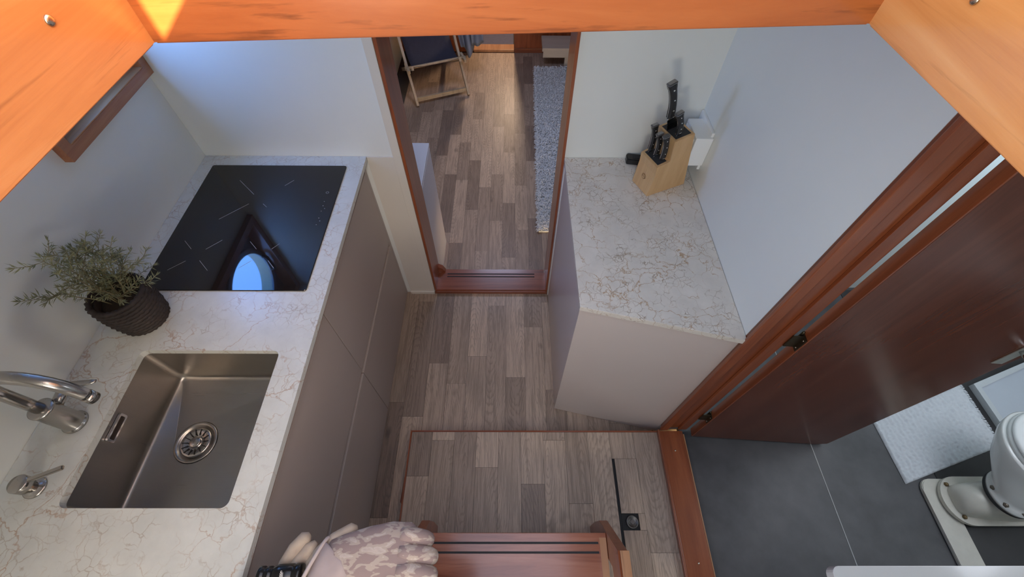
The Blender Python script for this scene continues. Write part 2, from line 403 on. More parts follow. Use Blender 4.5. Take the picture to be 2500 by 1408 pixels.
bm = bmesh.new(); prism(bm, [(.515 + .012 * c, .216 + .011 * s) for c, s in ((1, 0), (0, 1), (-1, 0), (0, -1))], .0789, .0812, 'z'); o = obj('square_key', bm, m_plain('fitting_core', (.14, .12, .11), .4), dp)

# forward cabin sole
fl2 = obj('floor', bbox(-1.225, 1.3, 1.46, 6.2, ZA - .03, ZA - .005), SUBFLOOR); tag(fl2, 'lower cabin sole of grey brown planks seen through the doorway', kind='structure')
XA = -.3628
ac = {-7: ([4.4, 3.1], [.3, .35, .3]), -6: ([3.525], [.25, .42]), -5: ([4.384, 3.849], [.4, .2, .5]), -4: ([3.883, 3.444], [.35, .45, .3]),
      -3: ([4.442, 3.882, 3.189], [.35, .4, .12, .46]), -2: ([4.618, 4.108, 3.492, 2.936, 2.264], [.3, .45, .2, .62, .16, .5]),
      -1: ([4.367, 3.374, 2.867, 2.158], [.45, .62, .34, .66, .2]), 0: ([4.55, 4.194, 3.737, 3.124, 2.51], [.5, .62, .38, .62, .2, .5]),
      1: ([3.305, 2.777, 2.08], [.62, .76, .42, .6]), 2: ([4.174, 3.618, 2.939, 2.389], [.62, .45, .7, .4, .58]),
      3: ([4.484, 3.817, 3.237, 2.589, 2.017], [.6, .66, .34, .7, .26, .6]), 4: ([4.769, 4.031, 3.516, 2.802, 2.293], [.4, .2, .3, .36, .58, .4]),
      5: ([4.921, 4.362, 3.64, 3.12, 2.418], [.5, .12, .4, .15, .55, .16]), 6: ([4.1, 3.0, 2.268], [.4, .3, .4, .42]), 7: ([3.5, 2.1], [.4, .3, .3]), 8: ([3.9], [.3, .4]), 9: ([2.9], [.3, .4])}
for k, (j, t) in ac.items(): column(fl2, XA + k * PW, XA + (k + 1) * PW, 5.0, 1.58, j, t, ZA)

# bathroom sole
fl3 = obj('floor', bbox(.80, 2.80, -1.2, 1.44, ZB - .03, ZB), VINYL_G); tag(fl3, 'dark grey bathroom floor of vinyl with a pale joint', kind='structure')
o = obj('joint_strip', bbox(1.394, 1.398, -.5, 1.40, ZB, ZB + .0012), JOINT, fl3)
o = obj('dark_panel', bbox(1.90, 2.78, -.45, 1.40, ZB, ZB + .003), VINYL_D, fl3)

# ------------------------------------------------------------------ room shell
WY0, WY1, WZ0, WZ1 = .957, 1.4175, 1.314, 1.870
wl_ = obj('wall_left', holed([(-1.2, -.03), (1.46, -.03), (1.46, 1.885), (-1.2, 1.885)], [[(WY0, WZ0), (WY1, WZ0), (WY1, WZ1), (WY0, WZ1)]], XB - .10, XB, 'x'), WALLW)
tag(wl_, 'white laminate hull side wall behind hob and sink', kind='structure')
bm = bmesh.new(); box(bm, XB - .1, -.436, Y0, Y0 + .04, -.03, 1.885); box(bm, .220, XR + .02, Y0, Y0 + .04, -.03, 1.885); box(bm, -.436, .22, Y0, Y0 + .04, 1.80, 1.885)
wf = obj('wall_front', bm, WALLW); tag(wf, 'white laminate bulkhead with the doorway to the lower cabin', kind='structure')
wr = obj('wall_right', bbox(XR, .82, .612, Y0, -.03, 1.885), WALLW); tag(wr, 'white laminate wall right of the knife block counter', kind='structure')
wb_ = obj('wall_back', bbox(-1.32, 2.85, -1.24, -1.2, -.03, 1.885), WALLW); tag(wb_, 'white bulkhead behind the ladder', kind='structure')
ho = [(-.358, .449), (-.382, -1.15), (.410, -1.15), (.388, .500)]
cl = obj('ceiling', holed([(-1.32, -1.3), (2.85, -1.3), (2.85, 1.46), (-1.32, 1.46)], [[(-.368, .46), (-.392, -1.17), (.420, -1.17), (.398, .512)]], 1.885, 1.93, 'z'), CEILW)
tag(cl, 'cabin roof around the open hatch', kind='structure')
# hatch coaming boards
def coam(name, a, b, off, z0, z1, mat, label):
    bm = bmesh.new(); d = Vector((off[0], off[1])); L = (Vector(b) - Vector(a)).length
    pts = [a, b, (b[0] + d.x, b[1] + d.y), (a[0] + d.x, a[1] + d.y)]
    prism(bm, pts, z0, z1, 'z'); bmesh.ops.bevel(bm, geom=[e for e in bm.edges if abs(e.verts[0].co.z - e.verts[1].co.z) < 1e-6], offset=.0015, segments=2, affect='EDGES')
    o = obj(name, bm, mat); tag(o, label, kind='structure'); return o
c1 = coam('trim_1', ho[0], ho[1], (-.045, 0), 1.88, 2.04, TEAK_Y_LIT, 'varnished wood coaming board, sunlit orange painted in, along the left of the hatch')
c2 = coam('trim_2', ho[0], ho[3], (0, .045), 1.8802, 2.04, TEAK_X_SHADED, 'varnished wood coaming board across the top of the hatch with sun patch')
c3 = coam('trim_3', ho[3], ho[2], (.045, 0), 1.88, 2.04, TEAK_Y_LIT, 'paler varnished wood coaming board along the right of the hatch')
c4 = coam('trim_4', ho[1], ho[2], (0, -.045), 1.8802, 2.04, TEAK_X_SHADED, 'varnished wood coaming board behind the viewer')
def screw(parent, loc, nrm, r=.0042):
    bm = bmesh.new(); lathe(bm, [(r, 0), (r * .95, .0012), (r * .6, .002), (.0004, .0022)], 20); bmesh.ops.rotate(bm, verts=bm.verts[:], cent=(0, 0, 0), matrix=Vector(nrm).to_track_quat('Z', 'Y').to_matrix())
    return obj('screw', bm, SCREW, parent, loc, smooth=True)
screw(c1, (-.3595, .362, 1.940), (1, 0, 0)); screw(c3, (.3885, .403, 1.9435), (-1, 0, 0))
# unseen board and wall added right of the hatch to shape the sun patch
lid = thing('sun_block_board', 'added upright wooden board blocking the sun right of the hatch', None, (.47, .0, 2.04), kind='structure')
obj('block_board', bbox(-.02, .02, -.475, .62, .0, .550, .004), TEAK_Y_LIT, lid); obj('block_rim', bbox(-.045, -.0201, -.475, .62, .45, .485, .003), TEAK_Y_LIT, lid)
wh = obj('sun_block_wall', bbox(.4905, .51, -2.6, -.407, 1.9305, 2.88), WALLW); tag(wh, 'added white wall blocking the sun right of the hatch', kind='structure')

# ------------------------------------------------------------------ porthole window
win = thing('window_1', 'square mahogany framed porthole above the hob', None, (XB, 1.2, WZ0), kind='structure')
def wsub(name, bm, mat, smooth=False, parent=win):
    o = obj(name, bm, mat, parent, smooth=smooth); 
    if parent is win: o.location = -Vector(win.location)
    return o
fo = [(WY0, WZ0), (WY1, WZ0), (WY1, WZ1), (WY0, WZ1)]
b_ = .032; fi = [(WY0 + b_, WZ0 + b_), (WY1 - b_, WZ0 + b_), (WY1 - b_, WZ1 - b_), (WY0 + b_, WZ1 - b_)]
wsub('frame', holed(fo, [fi], XB - .040, XB + .026, 'x'), MAHO_F)
bm = bbox(XB - .0395, XB + .0245, WY0 + b_ + .0005, WY1 - b_ - .0005, WZ0 + b_ + .0002, WZ0 + b_ + .003); wsub('ledge', bm, OAKEND)  # paler wood strip carries the golden light falling on the window ledge
PC = (1.200, 1.605); PRR = .172
wsub('backing_panel', holed([(WY0 + .001, WZ0 + .001), (WY1 - .001, WZ0 + .001), (WY1 - .001, WZ1 - .001), (WY0 + .001, WZ1 - .001)], [circ(*PC, PRR + .01)], XB - .058, XB - .0405, 'x'), m_plain('port_backing', (.10, .075, .06), .5))
wsub('port_ring', holed(circ(*PC, PRR + .026), [circ(*PC, PRR)], XB - .0403, XB - .030, 'x'), m_steel('port_ring_metal', (.25, .25, .26), .35))
wsub('port_tube', holed(circ(*PC, PRR + .009), [circ(*PC, PRR + .001)], XB - .095, XB - .0407, 'x'), PORT_SUNLIT)
bm = bmesh.new(); prism(bm, circ(*PC, PRR - .0005, 48), XB - .0365, XB - .0345, 'x'); wsub('glass', bm, GLASS)
bm = bmesh.new(); tube(bm, [(XB - .026, PC[0] - .16, PC[1] - .10), (XB - .011, PC[0] - .14, PC[1] - .115), (XB - .011, PC[0] - .11, PC[1] - .09), (XB - .016, PC[0] - .12, PC[1] - .07), (XB - .024, PC[0] - .15, PC[1] - .075)], .006, 8); wsub('catch', bm, BLACK, True)
bm = bmesh.new(); tube(bm, [(XB - .026, PC[0] + .165, PC[1] - .05), (XB - .006, PC[0] + .165, PC[1] - .04), (XB - .006, PC[0] + .165, PC[1] + .05), (XB - .026, PC[0] + .165, PC[1] + .06)], .009, 8); wsub('catch', bm, BLACK, True)

# ------------------------------------------------------------------ doorway to the forward cabin
dj = thing('trim_5', 'mahogany door lining with grooved sill between galley and lower cabin', None, (-.10, 1.5, 0), kind='structure')
def dsub(name, bm, mat): return sub(dj, name, bm, mat)
dsub('jamb', bbox(-.436, -.424, Y0 - .004, Y0 + .155, .026, 1.80, .0015), MAHO_Z)
dsub('jamb', bbox(.209, .220, Y0 - .004, Y0 + .155, .026, 1.80, .0015), MAHO_Z)
bm = bmesh.new(); box(bm, -.434, .218, Y0 - .001, Y0 + .125, 0.0005, .026); box(bm, -.434, .218, Y0 - .012, Y0 - .0012, .0005, .020)
box(bm, -.41, .205, Y0 + .1255, Y0 + .15, -.05, .022); dsub('sill', bm, MAHO_X)
for yy in (1.513, 1.533):
    bm = bmesh.new(); prism(bm, rrect(-.372, .148, yy - .003, yy + .003, .0028, 3), .0255, .0272, 'z'); dsub('grip_strip', bm, BLACK_M)
dsub('riser', bbox(-.436, .22, 1.576, 1.59, ZA, -.051), MAHO_X)
bm = bmesh.new(); prism(bm, [(-.424, .027), (-.424, .075), (-.40, .06), (-.385, .027)], 1.545, 1.572, 'y'); dsub('door_stop', bm, MAHO_X)
st = obj('trim_6', bbox(-.470, -.4365, Y0 - .008, Y0 - .0005, .022, 1.885, .001), CREAM); tag(st, 'cream vertical cover strip left of the doorway', kind='structure')
pn = obj('trim_7', bbox(-.577, -.4705, Y0 - .006, Y0 - .0005, .022, .972, .0006), CREAM); tag(pn, 'cream narrow panel between cabinet and doorway', kind='structure')
bb = obj('baseboard_front', bbox(-.575, -.437, Y0 - .016, Y0 - .0005, .0005, .021, .0015), CREAM); tag(bb, 'short cream skirting below the panel left of the doorway', kind='structure')

# ------------------------------------------------------------------ left kitchen run
SX0, SX1, SY0, SY1 = -1.060, -.661, .148, .556
wt = obj('worktop', holed([(XB + .001, -.45), (XF, -.45), (XF, Y0 - .001), (XB + .001, Y0 - .001)], [rrect(SX0, SX1, SY0, SY1, .018, 5)], ZC - .020, ZC, 'z'), QZ_L)
tag(wt, 'long pale quartz worktop with fine brown veins carrying hob and sink', 'worktop')
# cabinets below
def cabinet(y0, y1, label, far):
    t = thing('base_cabinet', label, 'cabinet', (-.91, (y0 + y1) / 2, 0), group='taupe drawer cabinets under the long worktop')
    def s(name, bm, mat): return sub(t, name, bm, mat)
    if far: s('body', bbox(XB + .002, -.622, y0 + .0005, y1 - .0005, .001, .950), TAUPE_D)
    else:   s('body', bbox(XB + .002, -.622, y0 + .0005, y1 - .0005, .001, .72), TAUPE_D)
    ye = y1 - (.022 if far else .0015)
    if far: s('end_filler', bbox(-.6215, -.598, y1 - .0205, y1 - .001, .001, .950, .001), TAUPE)
    f = s('drawer_front', bbox(-.6215, -.598, y0 + .0015, ye, .470, .905, .0012), TAUPE)
    f = s('drawer_front', bbox(-.6215, -.598, y0 + .0015, ye, .008, .444, .0012), TAUPE)
    s('grip_rail', bbox(-.6215, -.6185, y0 + .0015, ye, .907, .9485, .001), TAUPE)
    s('grip_rail', bbox(-.6215, -.6185, y0 + .0015, ye, .446, .468, .001), TAUPE_D)
    return t
cabinet(.717, 1.418, 'taupe handleless drawer cabinet below the black hob', True)
cabinet(-.45, .717, 'taupe handleless drawer cabinet below the steel sink', False)
# sink
sk = thing('sink', 'square stainless steel undermount sink set into the long worktop', 'sink', ((SX0 + SX1) / 2, (SY0 + SY1) / 2, .78))
def basin():
    bm = bmesh.new(); n = 6
    def ring(ins, z, r): return [bm.verts.new((x, y, z)) for x, y in rrect(SX0 - .004 + ins, SX1 + .004 - ins, SY0 - .004 + ins, SY1 + .004 - ins, r, n)]
    def fring(ins, z, r): return ring(ins, z, r)
    rs = [ring(-.02, ZC - .0215, .03), ring(0, ZC - .0215, .018), ring(.001, ZC - .04, .018), ring(.003, .797, .018), ring(.005, .788, .018), ring(.009, .7825, .018), ring(.017, .780, .016)]
    for a, b in zip(rs, rs[1:]):
        for i in range(len(a)): bm.faces.new((a[i], a[(i + 1) % len(a)], b[(i + 1) % len(b)], b[i]))
    # sole of the basin slopes gently to the waste
    c = circ(-.936, .351, .062, len(rs[0]))
    # align start angles
    best = min(range(len(c)), key=lambda k: (Vector(c[k]) - Vector((rs[-1][0].co.x, rs[-1][0].co.y))).length); c = c[best:] + c[:best]
    ci = [bm.verts.new((x, y, .7735)) for x, y in c]
    a = rs[-1]
    for i in range(len(a)): bm.faces.new((a[i], a[(i + 1) % len(a)], ci[(i + 1) % len(a)], ci[i]))
    return bm
o = sub(sk, 'basin', basin(), STEEL, False)
for p in o.data.polygons: p.use_smooth = True
try:
    o.data.set_sharp_from_angle(angle=math.radians(50))
except Exception: pass
dr = None
bm = bmesh.new(); lathe(bm, [(.0605, .7720), (.0605, .7756), (.057, .7766), (.053, .7756), (.050, .7725), (.047, .7690), (.0455, .7690)], 48, -.936, .351, True, True); dr = sub(sk, 'waste_rim', bm, STEEL, True)
bm = bmesh.new(); lathe(bm, [(.0445, .7690), (.0440, .7745), (.040, .7770), (.032, .7765), (.022, .7725), (.0165, .7715), (.0155, .7790), (.014, .7800), (.0004, .7800)], 48, -.936, .351); st_ = sub(sk, 'strainer', bm, CHROME, True)
for i in range(14):
    a = 2 * math.pi * i / 14 + .1; ca, sa = math.cos(a), math.sin(a)
    bm = bmesh.new(); bar(bm, (-.936 + .021 * ca, .351 + .021 * sa, .7752), (-.936 + .038 * ca, .351 + .038 * sa, .7782), .0022, .0016); o = obj('slot', bm, DARKHOLE, st_)
bm = bmesh.new(); ov = holed(rrect(.312, .386, .910, .936, .005, 3), [rrect(.318, .380, .915, .931, .003, 3)], SX0 - .002, SX0 + .0035, 'x'); ov_ = sub(sk, 'overflow', ov, POLISH)
bm = bmesh.new(); box(bm, SX0 - .002, SX0 + .0015, .318, .380, .915, .931); obj('overflow_hole', bm, m_steel('overflow_inner', (.10, .08, .07), .5), ov_)

# hob
hob = thing('hob', 'black glass induction hob set in the long worktop', 'hob', (-.90, 1.06, ZC))
def hsub(name, bm, mat): return sub(hob, name, bm, mat)
bm = bmesh.new(); prism(bm, rrect(-1.166, -.642, .763, 1.357, .008, 4), ZC + .0002, ZC + .0045, 'z'); bmesh.ops.bevel(bm, geom=[e for e in bm.edges if e.verts[0].co.z > ZC + .004 and e.verts[1].co.z > ZC + .004], offset=.001, segments=1, affect='EDGES'); hsub('glass', bm, HOB)
segs = [((-1.029, 1.269), (-.95, 1.193)), ((-.824, 1.271), (-.85, 1.241)), ((-.952, 1.144), (-1.031, 1.067)), ((-.9, 1.144), (-.882, 1.128)),
        ((-.982, .97), (-1.022, .929)), ((-1.108, .966), (-1.071, .93)), ((-1.023, .881), (-.981, .84)), ((-1.068, .879), (-1.111, .841)),
        ((-.885, .964), (-.853, .931)), ((-.783, .955), (-.802, .931)), ((-.852, .882), (-.884, .85)), ((-.798, .882), (-.77, .851))]
for a, b in segs:
    bm = bmesh.new(); bar(bm, (*a, ZC + .0045), (*b, ZC + .0045), .0012, .0004); hsub('zone_mark', bm, MARK)
for (x, y), r in [((-.681, 1.158), .0013), ((-.68, 1.136), .0013), ((-.68, 1.109), .0013), ((-.671, 1.122), .0013), ((-.68, 1.075), .0016), ((-.673, 1.061), .0016), ((-.681, 1.043), .0012)]:
    bm = bmesh.new(); prism(bm, circ(x, y, r, 10), ZC + .0044, ZC + .0047, 'z'); hsub('touch_mark', bm, MARK)
hsub('touch_ring', holed(circ(-.681, 1.205, .0055, 24), [circ(-.681, 1.205, .0045, 24)], ZC + .0044, ZC + .0047), MARK)

# tap
tp = thing('tap', 'tall brushed steel swan neck tap beside the sink', 'tap', (-1.129, .349, ZC))
bm = bmesh.new(); lathe(bm, [(.030, 0), (.030, .004), (.027, .007), (.0255, .010), (.0255, .095), (.0275, .098), (.0275, .103), (.022, .106)], 40); obj('body', bm, CHROME, tp, smooth=True)
pts = [(0, 0, .10), (0, 0, .15), (0, 0, .20)]
for k in range(0, 13):
    a = math.pi - math.pi * .93 * k / 12; pts.append((.0915 + .0915 * math.cos(a), 0, .203 + .090 * math.sin(a)))
pts += [(.1835, 0, .205), (.185, 0, .192)]
bm = bmesh.new(); tube(bm, [(x, y, z) for x, y, z in pts], .0135, 20); sp = obj('spout', bm, CHROME, tp, smooth=True)
e = pts[-1]; f = pts[-2]; d = (Vector(e) - Vector(f)).normalized()
bm = bmesh.new(); tube(bm, [Vector(e) - d * .004, Vector(e) + d * .016], .0142, 20); obj('aerator', bm, CHROME, sp, smooth=True)
bm = bmesh.new(); tube(bm, [(0, .020, .072), (0, .056, .076)], .013, 18); obj('lever_hub', bm, CHROME, tp, smooth=True)
bm = bmesh.new()
lv = [(-.006, .062, .078, .013, .010), (.010, .066, .082, .012, .007), (.030, .070, .084, .010, .004), (.055, .075, .083, .008, .0032), (.076, .078, .086, .005, .003)]
rg = []
for x, y, z, w, h in lv: rg.append([bm.verts.new((x + .0, y + w * math.cos(a), z + h * math.sin(a))) for a in [2 * math.pi * i / 12 for i in range(12)]])
for A, B in zip(rg, rg[1:]):
    for i in range(12): bm.faces.new((A[i], A[(i + 1) % 12], B[(i + 1) % 12], B[i]))
bm.faces.new(rg[0][::-1]); bm.faces.new(rg[-1]); obj('lever', bm, CHROME, tp, smooth=True)
# soap dispenser
sd = thing('soap_dispenser', 'small brushed steel soap dispenser with straight nozzle on the worktop', 'soap dispenser', (-1.135, .192, ZC))
bm = bmesh.new(); lathe(bm, [(.025, 0), (.025, .003), (.022, .005), (.015, .007), (.0145, .008)], 32); obj('collar', bm, CHROME, sd, smooth=True)
bm = bmesh.new(); lathe(bm, [(.0125, .007), (.0125, .020), (.020, .024), (.021, .046), (.019, .049), (.0005, .050)], 32); obj('pump_head', bm, CHROME, sd, smooth=True)
bm = bmesh.new(); bar(bm, (.005, .003, .043), (.088, .036, .050), .011, .008); bmesh.ops.bevel(bm, geom=bm.edges[:], offset=.002, segments=2, affect='EDGES'); obj('nozzle', bm, CHROME, sd)

# ------------------------------------------------------------------ potted rosemary in a rope basket
BX, BY = -1.095, .665
pot = thing('rope_basket', 'dark brown woven rope basket holding the rosemary', 'basket', (BX, BY, ZC))
NC = 11
def coil(zc, R, ph):
    bm = bmesh.new(); n = 64; m = 8; rr = .0072; rings = []
    for i in range(n):
        a = 2 * math.pi * i / n; rr_ = rr * (1 + .16 * math.sin(26 * a + ph)); rad = R + .0016 * math.sin(26 * a + ph + 1)
        c = Vector((rad * math.cos(a), rad * math.sin(a), zc + .0012 * math.sin(26 * a + ph)))
        ex = Vector((math.cos(a), math.sin(a), 0)); rings.append([bm.verts.new(c + ex * rr_ * math.cos(2 * math.pi * k / m) + Vector((0, 0, 1)) * rr_ * math.sin(2 * math.pi * k / m)) for k in range(m)])
    for i in range(n):
        A, B = rings[i], rings[(i + 1) % n]
        for k in range(m): bm.faces.new((A[k], A[(k + 1) % m], B[(k + 1) % m], B[k]))
    return bm
for i in range(NC):
    t = i / (NC - 1); R = .059 + .010 * math.sin(t * 2.2) ; obj('rope_coil', coil(.0075 + i * .0118, R, i * 1.9), ROPE, pot, smooth=True)
bm = bmesh.new(); lathe(bm, [(.05, .002), (.058, .004), (.063, .06), (.062, .118), (.056, .118), (.056, .02)], 32, cap0=True, cap1=False); obj('liner', bm, m_plain('basket_liner', (.03, .02, .018), .8), pot, smooth=True)
ros = thing('rosemary_plant', 'sprawling green rosemary growing out of the rope basket', 'plant', (BX, BY, ZC + .02))
bm = bmesh.new(); lathe(bm, [(.0545, .0), (.0555, .075), (.050, .082), (.02, .088), (.0005, .087)], 28); obj('soil', bm, SOIL, ros, smooth=True)
rnd = random.Random(21)
leaf_bm = bmesh.new()
def leaf(p, d, L, w):
    d = d.normalized(); s = d.cross(Vector((rnd.uniform(-1, 1), rnd.uniform(-1, 1), rnd.uniform(-1, 1)))).normalized(); u = s.cross(d).normalized()
    mid = p + d * L * .5 + u * L * rnd.uniform(-.03, .12); tip = p + d * L + u * L * rnd.uniform(-.1, .22)
    vs = [leaf_bm.verts.new(q) for q in (p - s * w * .3, p + s * w * .3, mid - s * w, mid + s * w, tip, mid + u * w * .7)]
    for f in ((0, 1, 5), (0, 5, 2), (1, 3, 5), (2, 5, 4), (5, 3, 4), (0, 2, 1), (1, 2, 3), (2, 4, 3)): leaf_bm.faces.new([vs[i] for i in f])
# stems: targets relative to the plant root (x, y, z)
targets = [(-.02, .12, .22), (-.03, .10, .20), (.00, .13, .14), (.03, .12, .08), (-.06, .05, .22), (-.07, .02, .26), (-.05, -.01, .28), (-.04, -.06, .20), (-.03, -.10, .22), (.02, .02, .17),
           (.05, .09, .13), (.01, -.02, .13), (.04, -.03, .12), (-.09, .07, .14), (-.05, .13, .12), (.06, .05, .10), (-.07, -.03, .18), (-.02, .05, .24), (.02, .08, .19), (-.085, .0, .20), (-.06, .09, .22)]
for ti, T in enumerate(targets):
    T = Vector(T); base = Vector((rnd.uniform(-.025, .025), rnd.uniform(-.025, .025), .075))
    ctl = Vector((base.x * 2 + T.x * .15, base.y * 2 + T.y * .15, base.z + (T.z - .03) * .75))
    P = []
    n = 14
    for i in range(n + 1):
        t = i / n; p = base * (1 - t) ** 2 + ctl * 2 * t * (1 - t) + T * t * t
        p += Vector((noise.noise(Vector((ti * 3.1, t * 4, 0))), noise.noise(Vector((ti * 3.1, t * 4, 7))), noise.noise(Vector((ti * 3.1, t * 4, 3))))) * .012 * t
        if BX + p.x < XB + .006: p.x = XB + .006 - BX
        P.append(p)
    bm = bmesh.new(); tube(bm, P, [.0017 - .0010 * i / n for i in range(n + 1)], 5); obj('stem', bm, STEMM, ros, smooth=True)
    def leaves_along(P, n0, dens):
        for i in range(n0, len(P) - 1):
            d = (P[i + 1] - P[i]); dn = d.normalized()
            for k in range(dens):
                p = P[i] + d * rnd.random(); a = Vector((rnd.gauss(0, 1), rnd.gauss(0, 1), rnd.gauss(0, 1))); a -= dn * a.dot(dn); a.normalize()
                dd = a + dn * rnd.uniform(.3, 1.1)
                if BX + p.x + dd.x * .02 < XB + .004: dd.x = abs(dd.x) * .5
                leaf(p, dd, rnd.uniform(.014, .026), rnd.uniform(.0011, .0017))
        for k in range(5): leaf(P[-1], (P[-1] - P[-2]).normalized() + Vector((rnd.gauss(0, .4), rnd.gauss(0, .4), rnd.gauss(0, .4))) , .018, .0014)
    leaves_along(P, 3, 4)
    for s in range(2):
        i = rnd.randrange(5, n); q = P[i].copy(); d = (P[i] - P[i - 1]).normalized() + Vector((rnd.gauss(0, .8), rnd.gauss(0, .8), rnd.gauss(.2, .5))); d.normalize()
        Q = []
        for k in range(6):
            if BX + q.x < XB + .01: d.x = abs(d.x)
            Q.append(q.copy()); q = q + d * .010; d = (d + Vector((rnd.gauss(0, .15), rnd.gauss(0, .15), .12))).normalized()
        bm = bmesh.new(); tube(bm, Q, .0008, 4); obj('side_shoot', bm, STEMM, ros); leaves_along(Q, 0, 4)
lf = obj('needles', leaf_bm, LEAF, ros); lf['kind'] = 'stuff'

# ------------------------------------------------------------------ right cabinet and worktop
rc = thing('corner_cabinet', 'grey angled base cabinet between doorway and bathroom door', 'cabinet', (.45, 1.1, 0))
bm = bmesh.new(); prism(bm, [(.243, .740), (.703, .632), (.703, 1.418), (.243, 1.418)], .001, .951, 'z'); sub(rc, 'body', bm, GREYC)
sub(rc, 'front_panel', bbox(.224, .2425, .738, 1.398, .004, .951, .001), GREYC)
bm = bmesh.new(); prism(bm, [(.224, .722), (.7035, .612), (.7035, .6305), (.224, .7375)], .006, .951, 'z'); sub(rc, 'end_panel', bm, GREYC)
sub(rc, 'filler_strip', bbox(.221, .2425, 1.399, 1.4185, .004, .951, .0006), WHITEP)
bm = bmesh.new(); prism(bm, [(.219, 1.419), (.219, .709), (.703, .592), (.703, 1.419)], .9515, ZC, 'z'); bmesh.ops.bevel(bm, geom=[e for e in bm.edges if e.verts[0].co.z > .96 and e.verts[1].co.z > .96], offset=.0015, segments=2, affect='EDGES')
w2 = obj('worktop', bm, QZ_R); tag(w2, 'angled cream quartz worktop with dense brown crackle veins under the knife block', 'worktop')

# knife block
ang = math.atan2(.41027, .91196)
kb = thing('knife_block', 'two tier pale wooden knife block with round logo on its front', 'knife block', (.5105, 1.1961, ZC + .0003), ang)
KW = .0975
def kprof(): return [(0, 0), (.172, 0), (.121, .238), (.043, .228), (.055, .144), (.002, .134), (.008, .098)]
bm = bmesh.new(); prism(bm, kprof(), 0, KW, 'y'); bmesh.ops.bevel(bm, geom=bm.edges[:], offset=.0012, segments=2, affect='EDGES'); obj('wooden_body', bm, PINE, kb)
def inset(p0, p1, name):
    # black brush insert on a sloping top from profile point p0 to p1
    p0 = Vector(p0); p1 = Vector(p1); d = (p1 - p0); L = d.length; d.normalize(); nrm = Vector((-d.y, d.x)); m = .009
    a = p0 + d * m + nrm * .0006; b = p1 - d * m + nrm * .0006; bm = bmesh.new()
    prism(bm, [tuple(a), tuple(b), tuple(b - nrm * .01), tuple(a - nrm * .01)], .009, KW - .009, 'y'); return obj(name, bm, BLACK_M, kb)
inset((.002, .134), (.055, .144), 'bristle_insert'); inset((.043, .228), (.121, .238), 'bristle_insert')
# engraved ring on the front
def ringpts(bm, r0, r1, a0, a1, cy, cz, n=24):
    P0 = []; P1 = []
    for i in range(n + 1):
        a = a0 + (a1 - a0) * i / n
        for r, L in ((r0, P0), (r1, P1)):
            z = cz + r * math.sin(a); y = cy + r * math.cos(a); L.append(bm.verts.new((z * .008 / .098 - .0012, y, z)))
    for i in range(n): bm.faces.new((P0[i], P0[i + 1], P1[i + 1], P1[i]))
bm = bmesh.new(); ringpts(bm, .0098, .0110, 0, 2 * math.pi, .050, .058); ringpts(bm, .0070, .0082, -.6, 4.2, .050, .058); ringpts(bm, .0022, .0034, 0, math.pi, .0535, .056, 10); ringpts(bm, .0022, .0034, 0, math.pi, .0475, .056, 10); ringpts(bm, .0022, .0034, math.pi, 1.9 * math.pi, .0415, .056, 10)
obj('logo', bm, m_plain('burnt_logo', (.20, .10, .04), .6), kb)
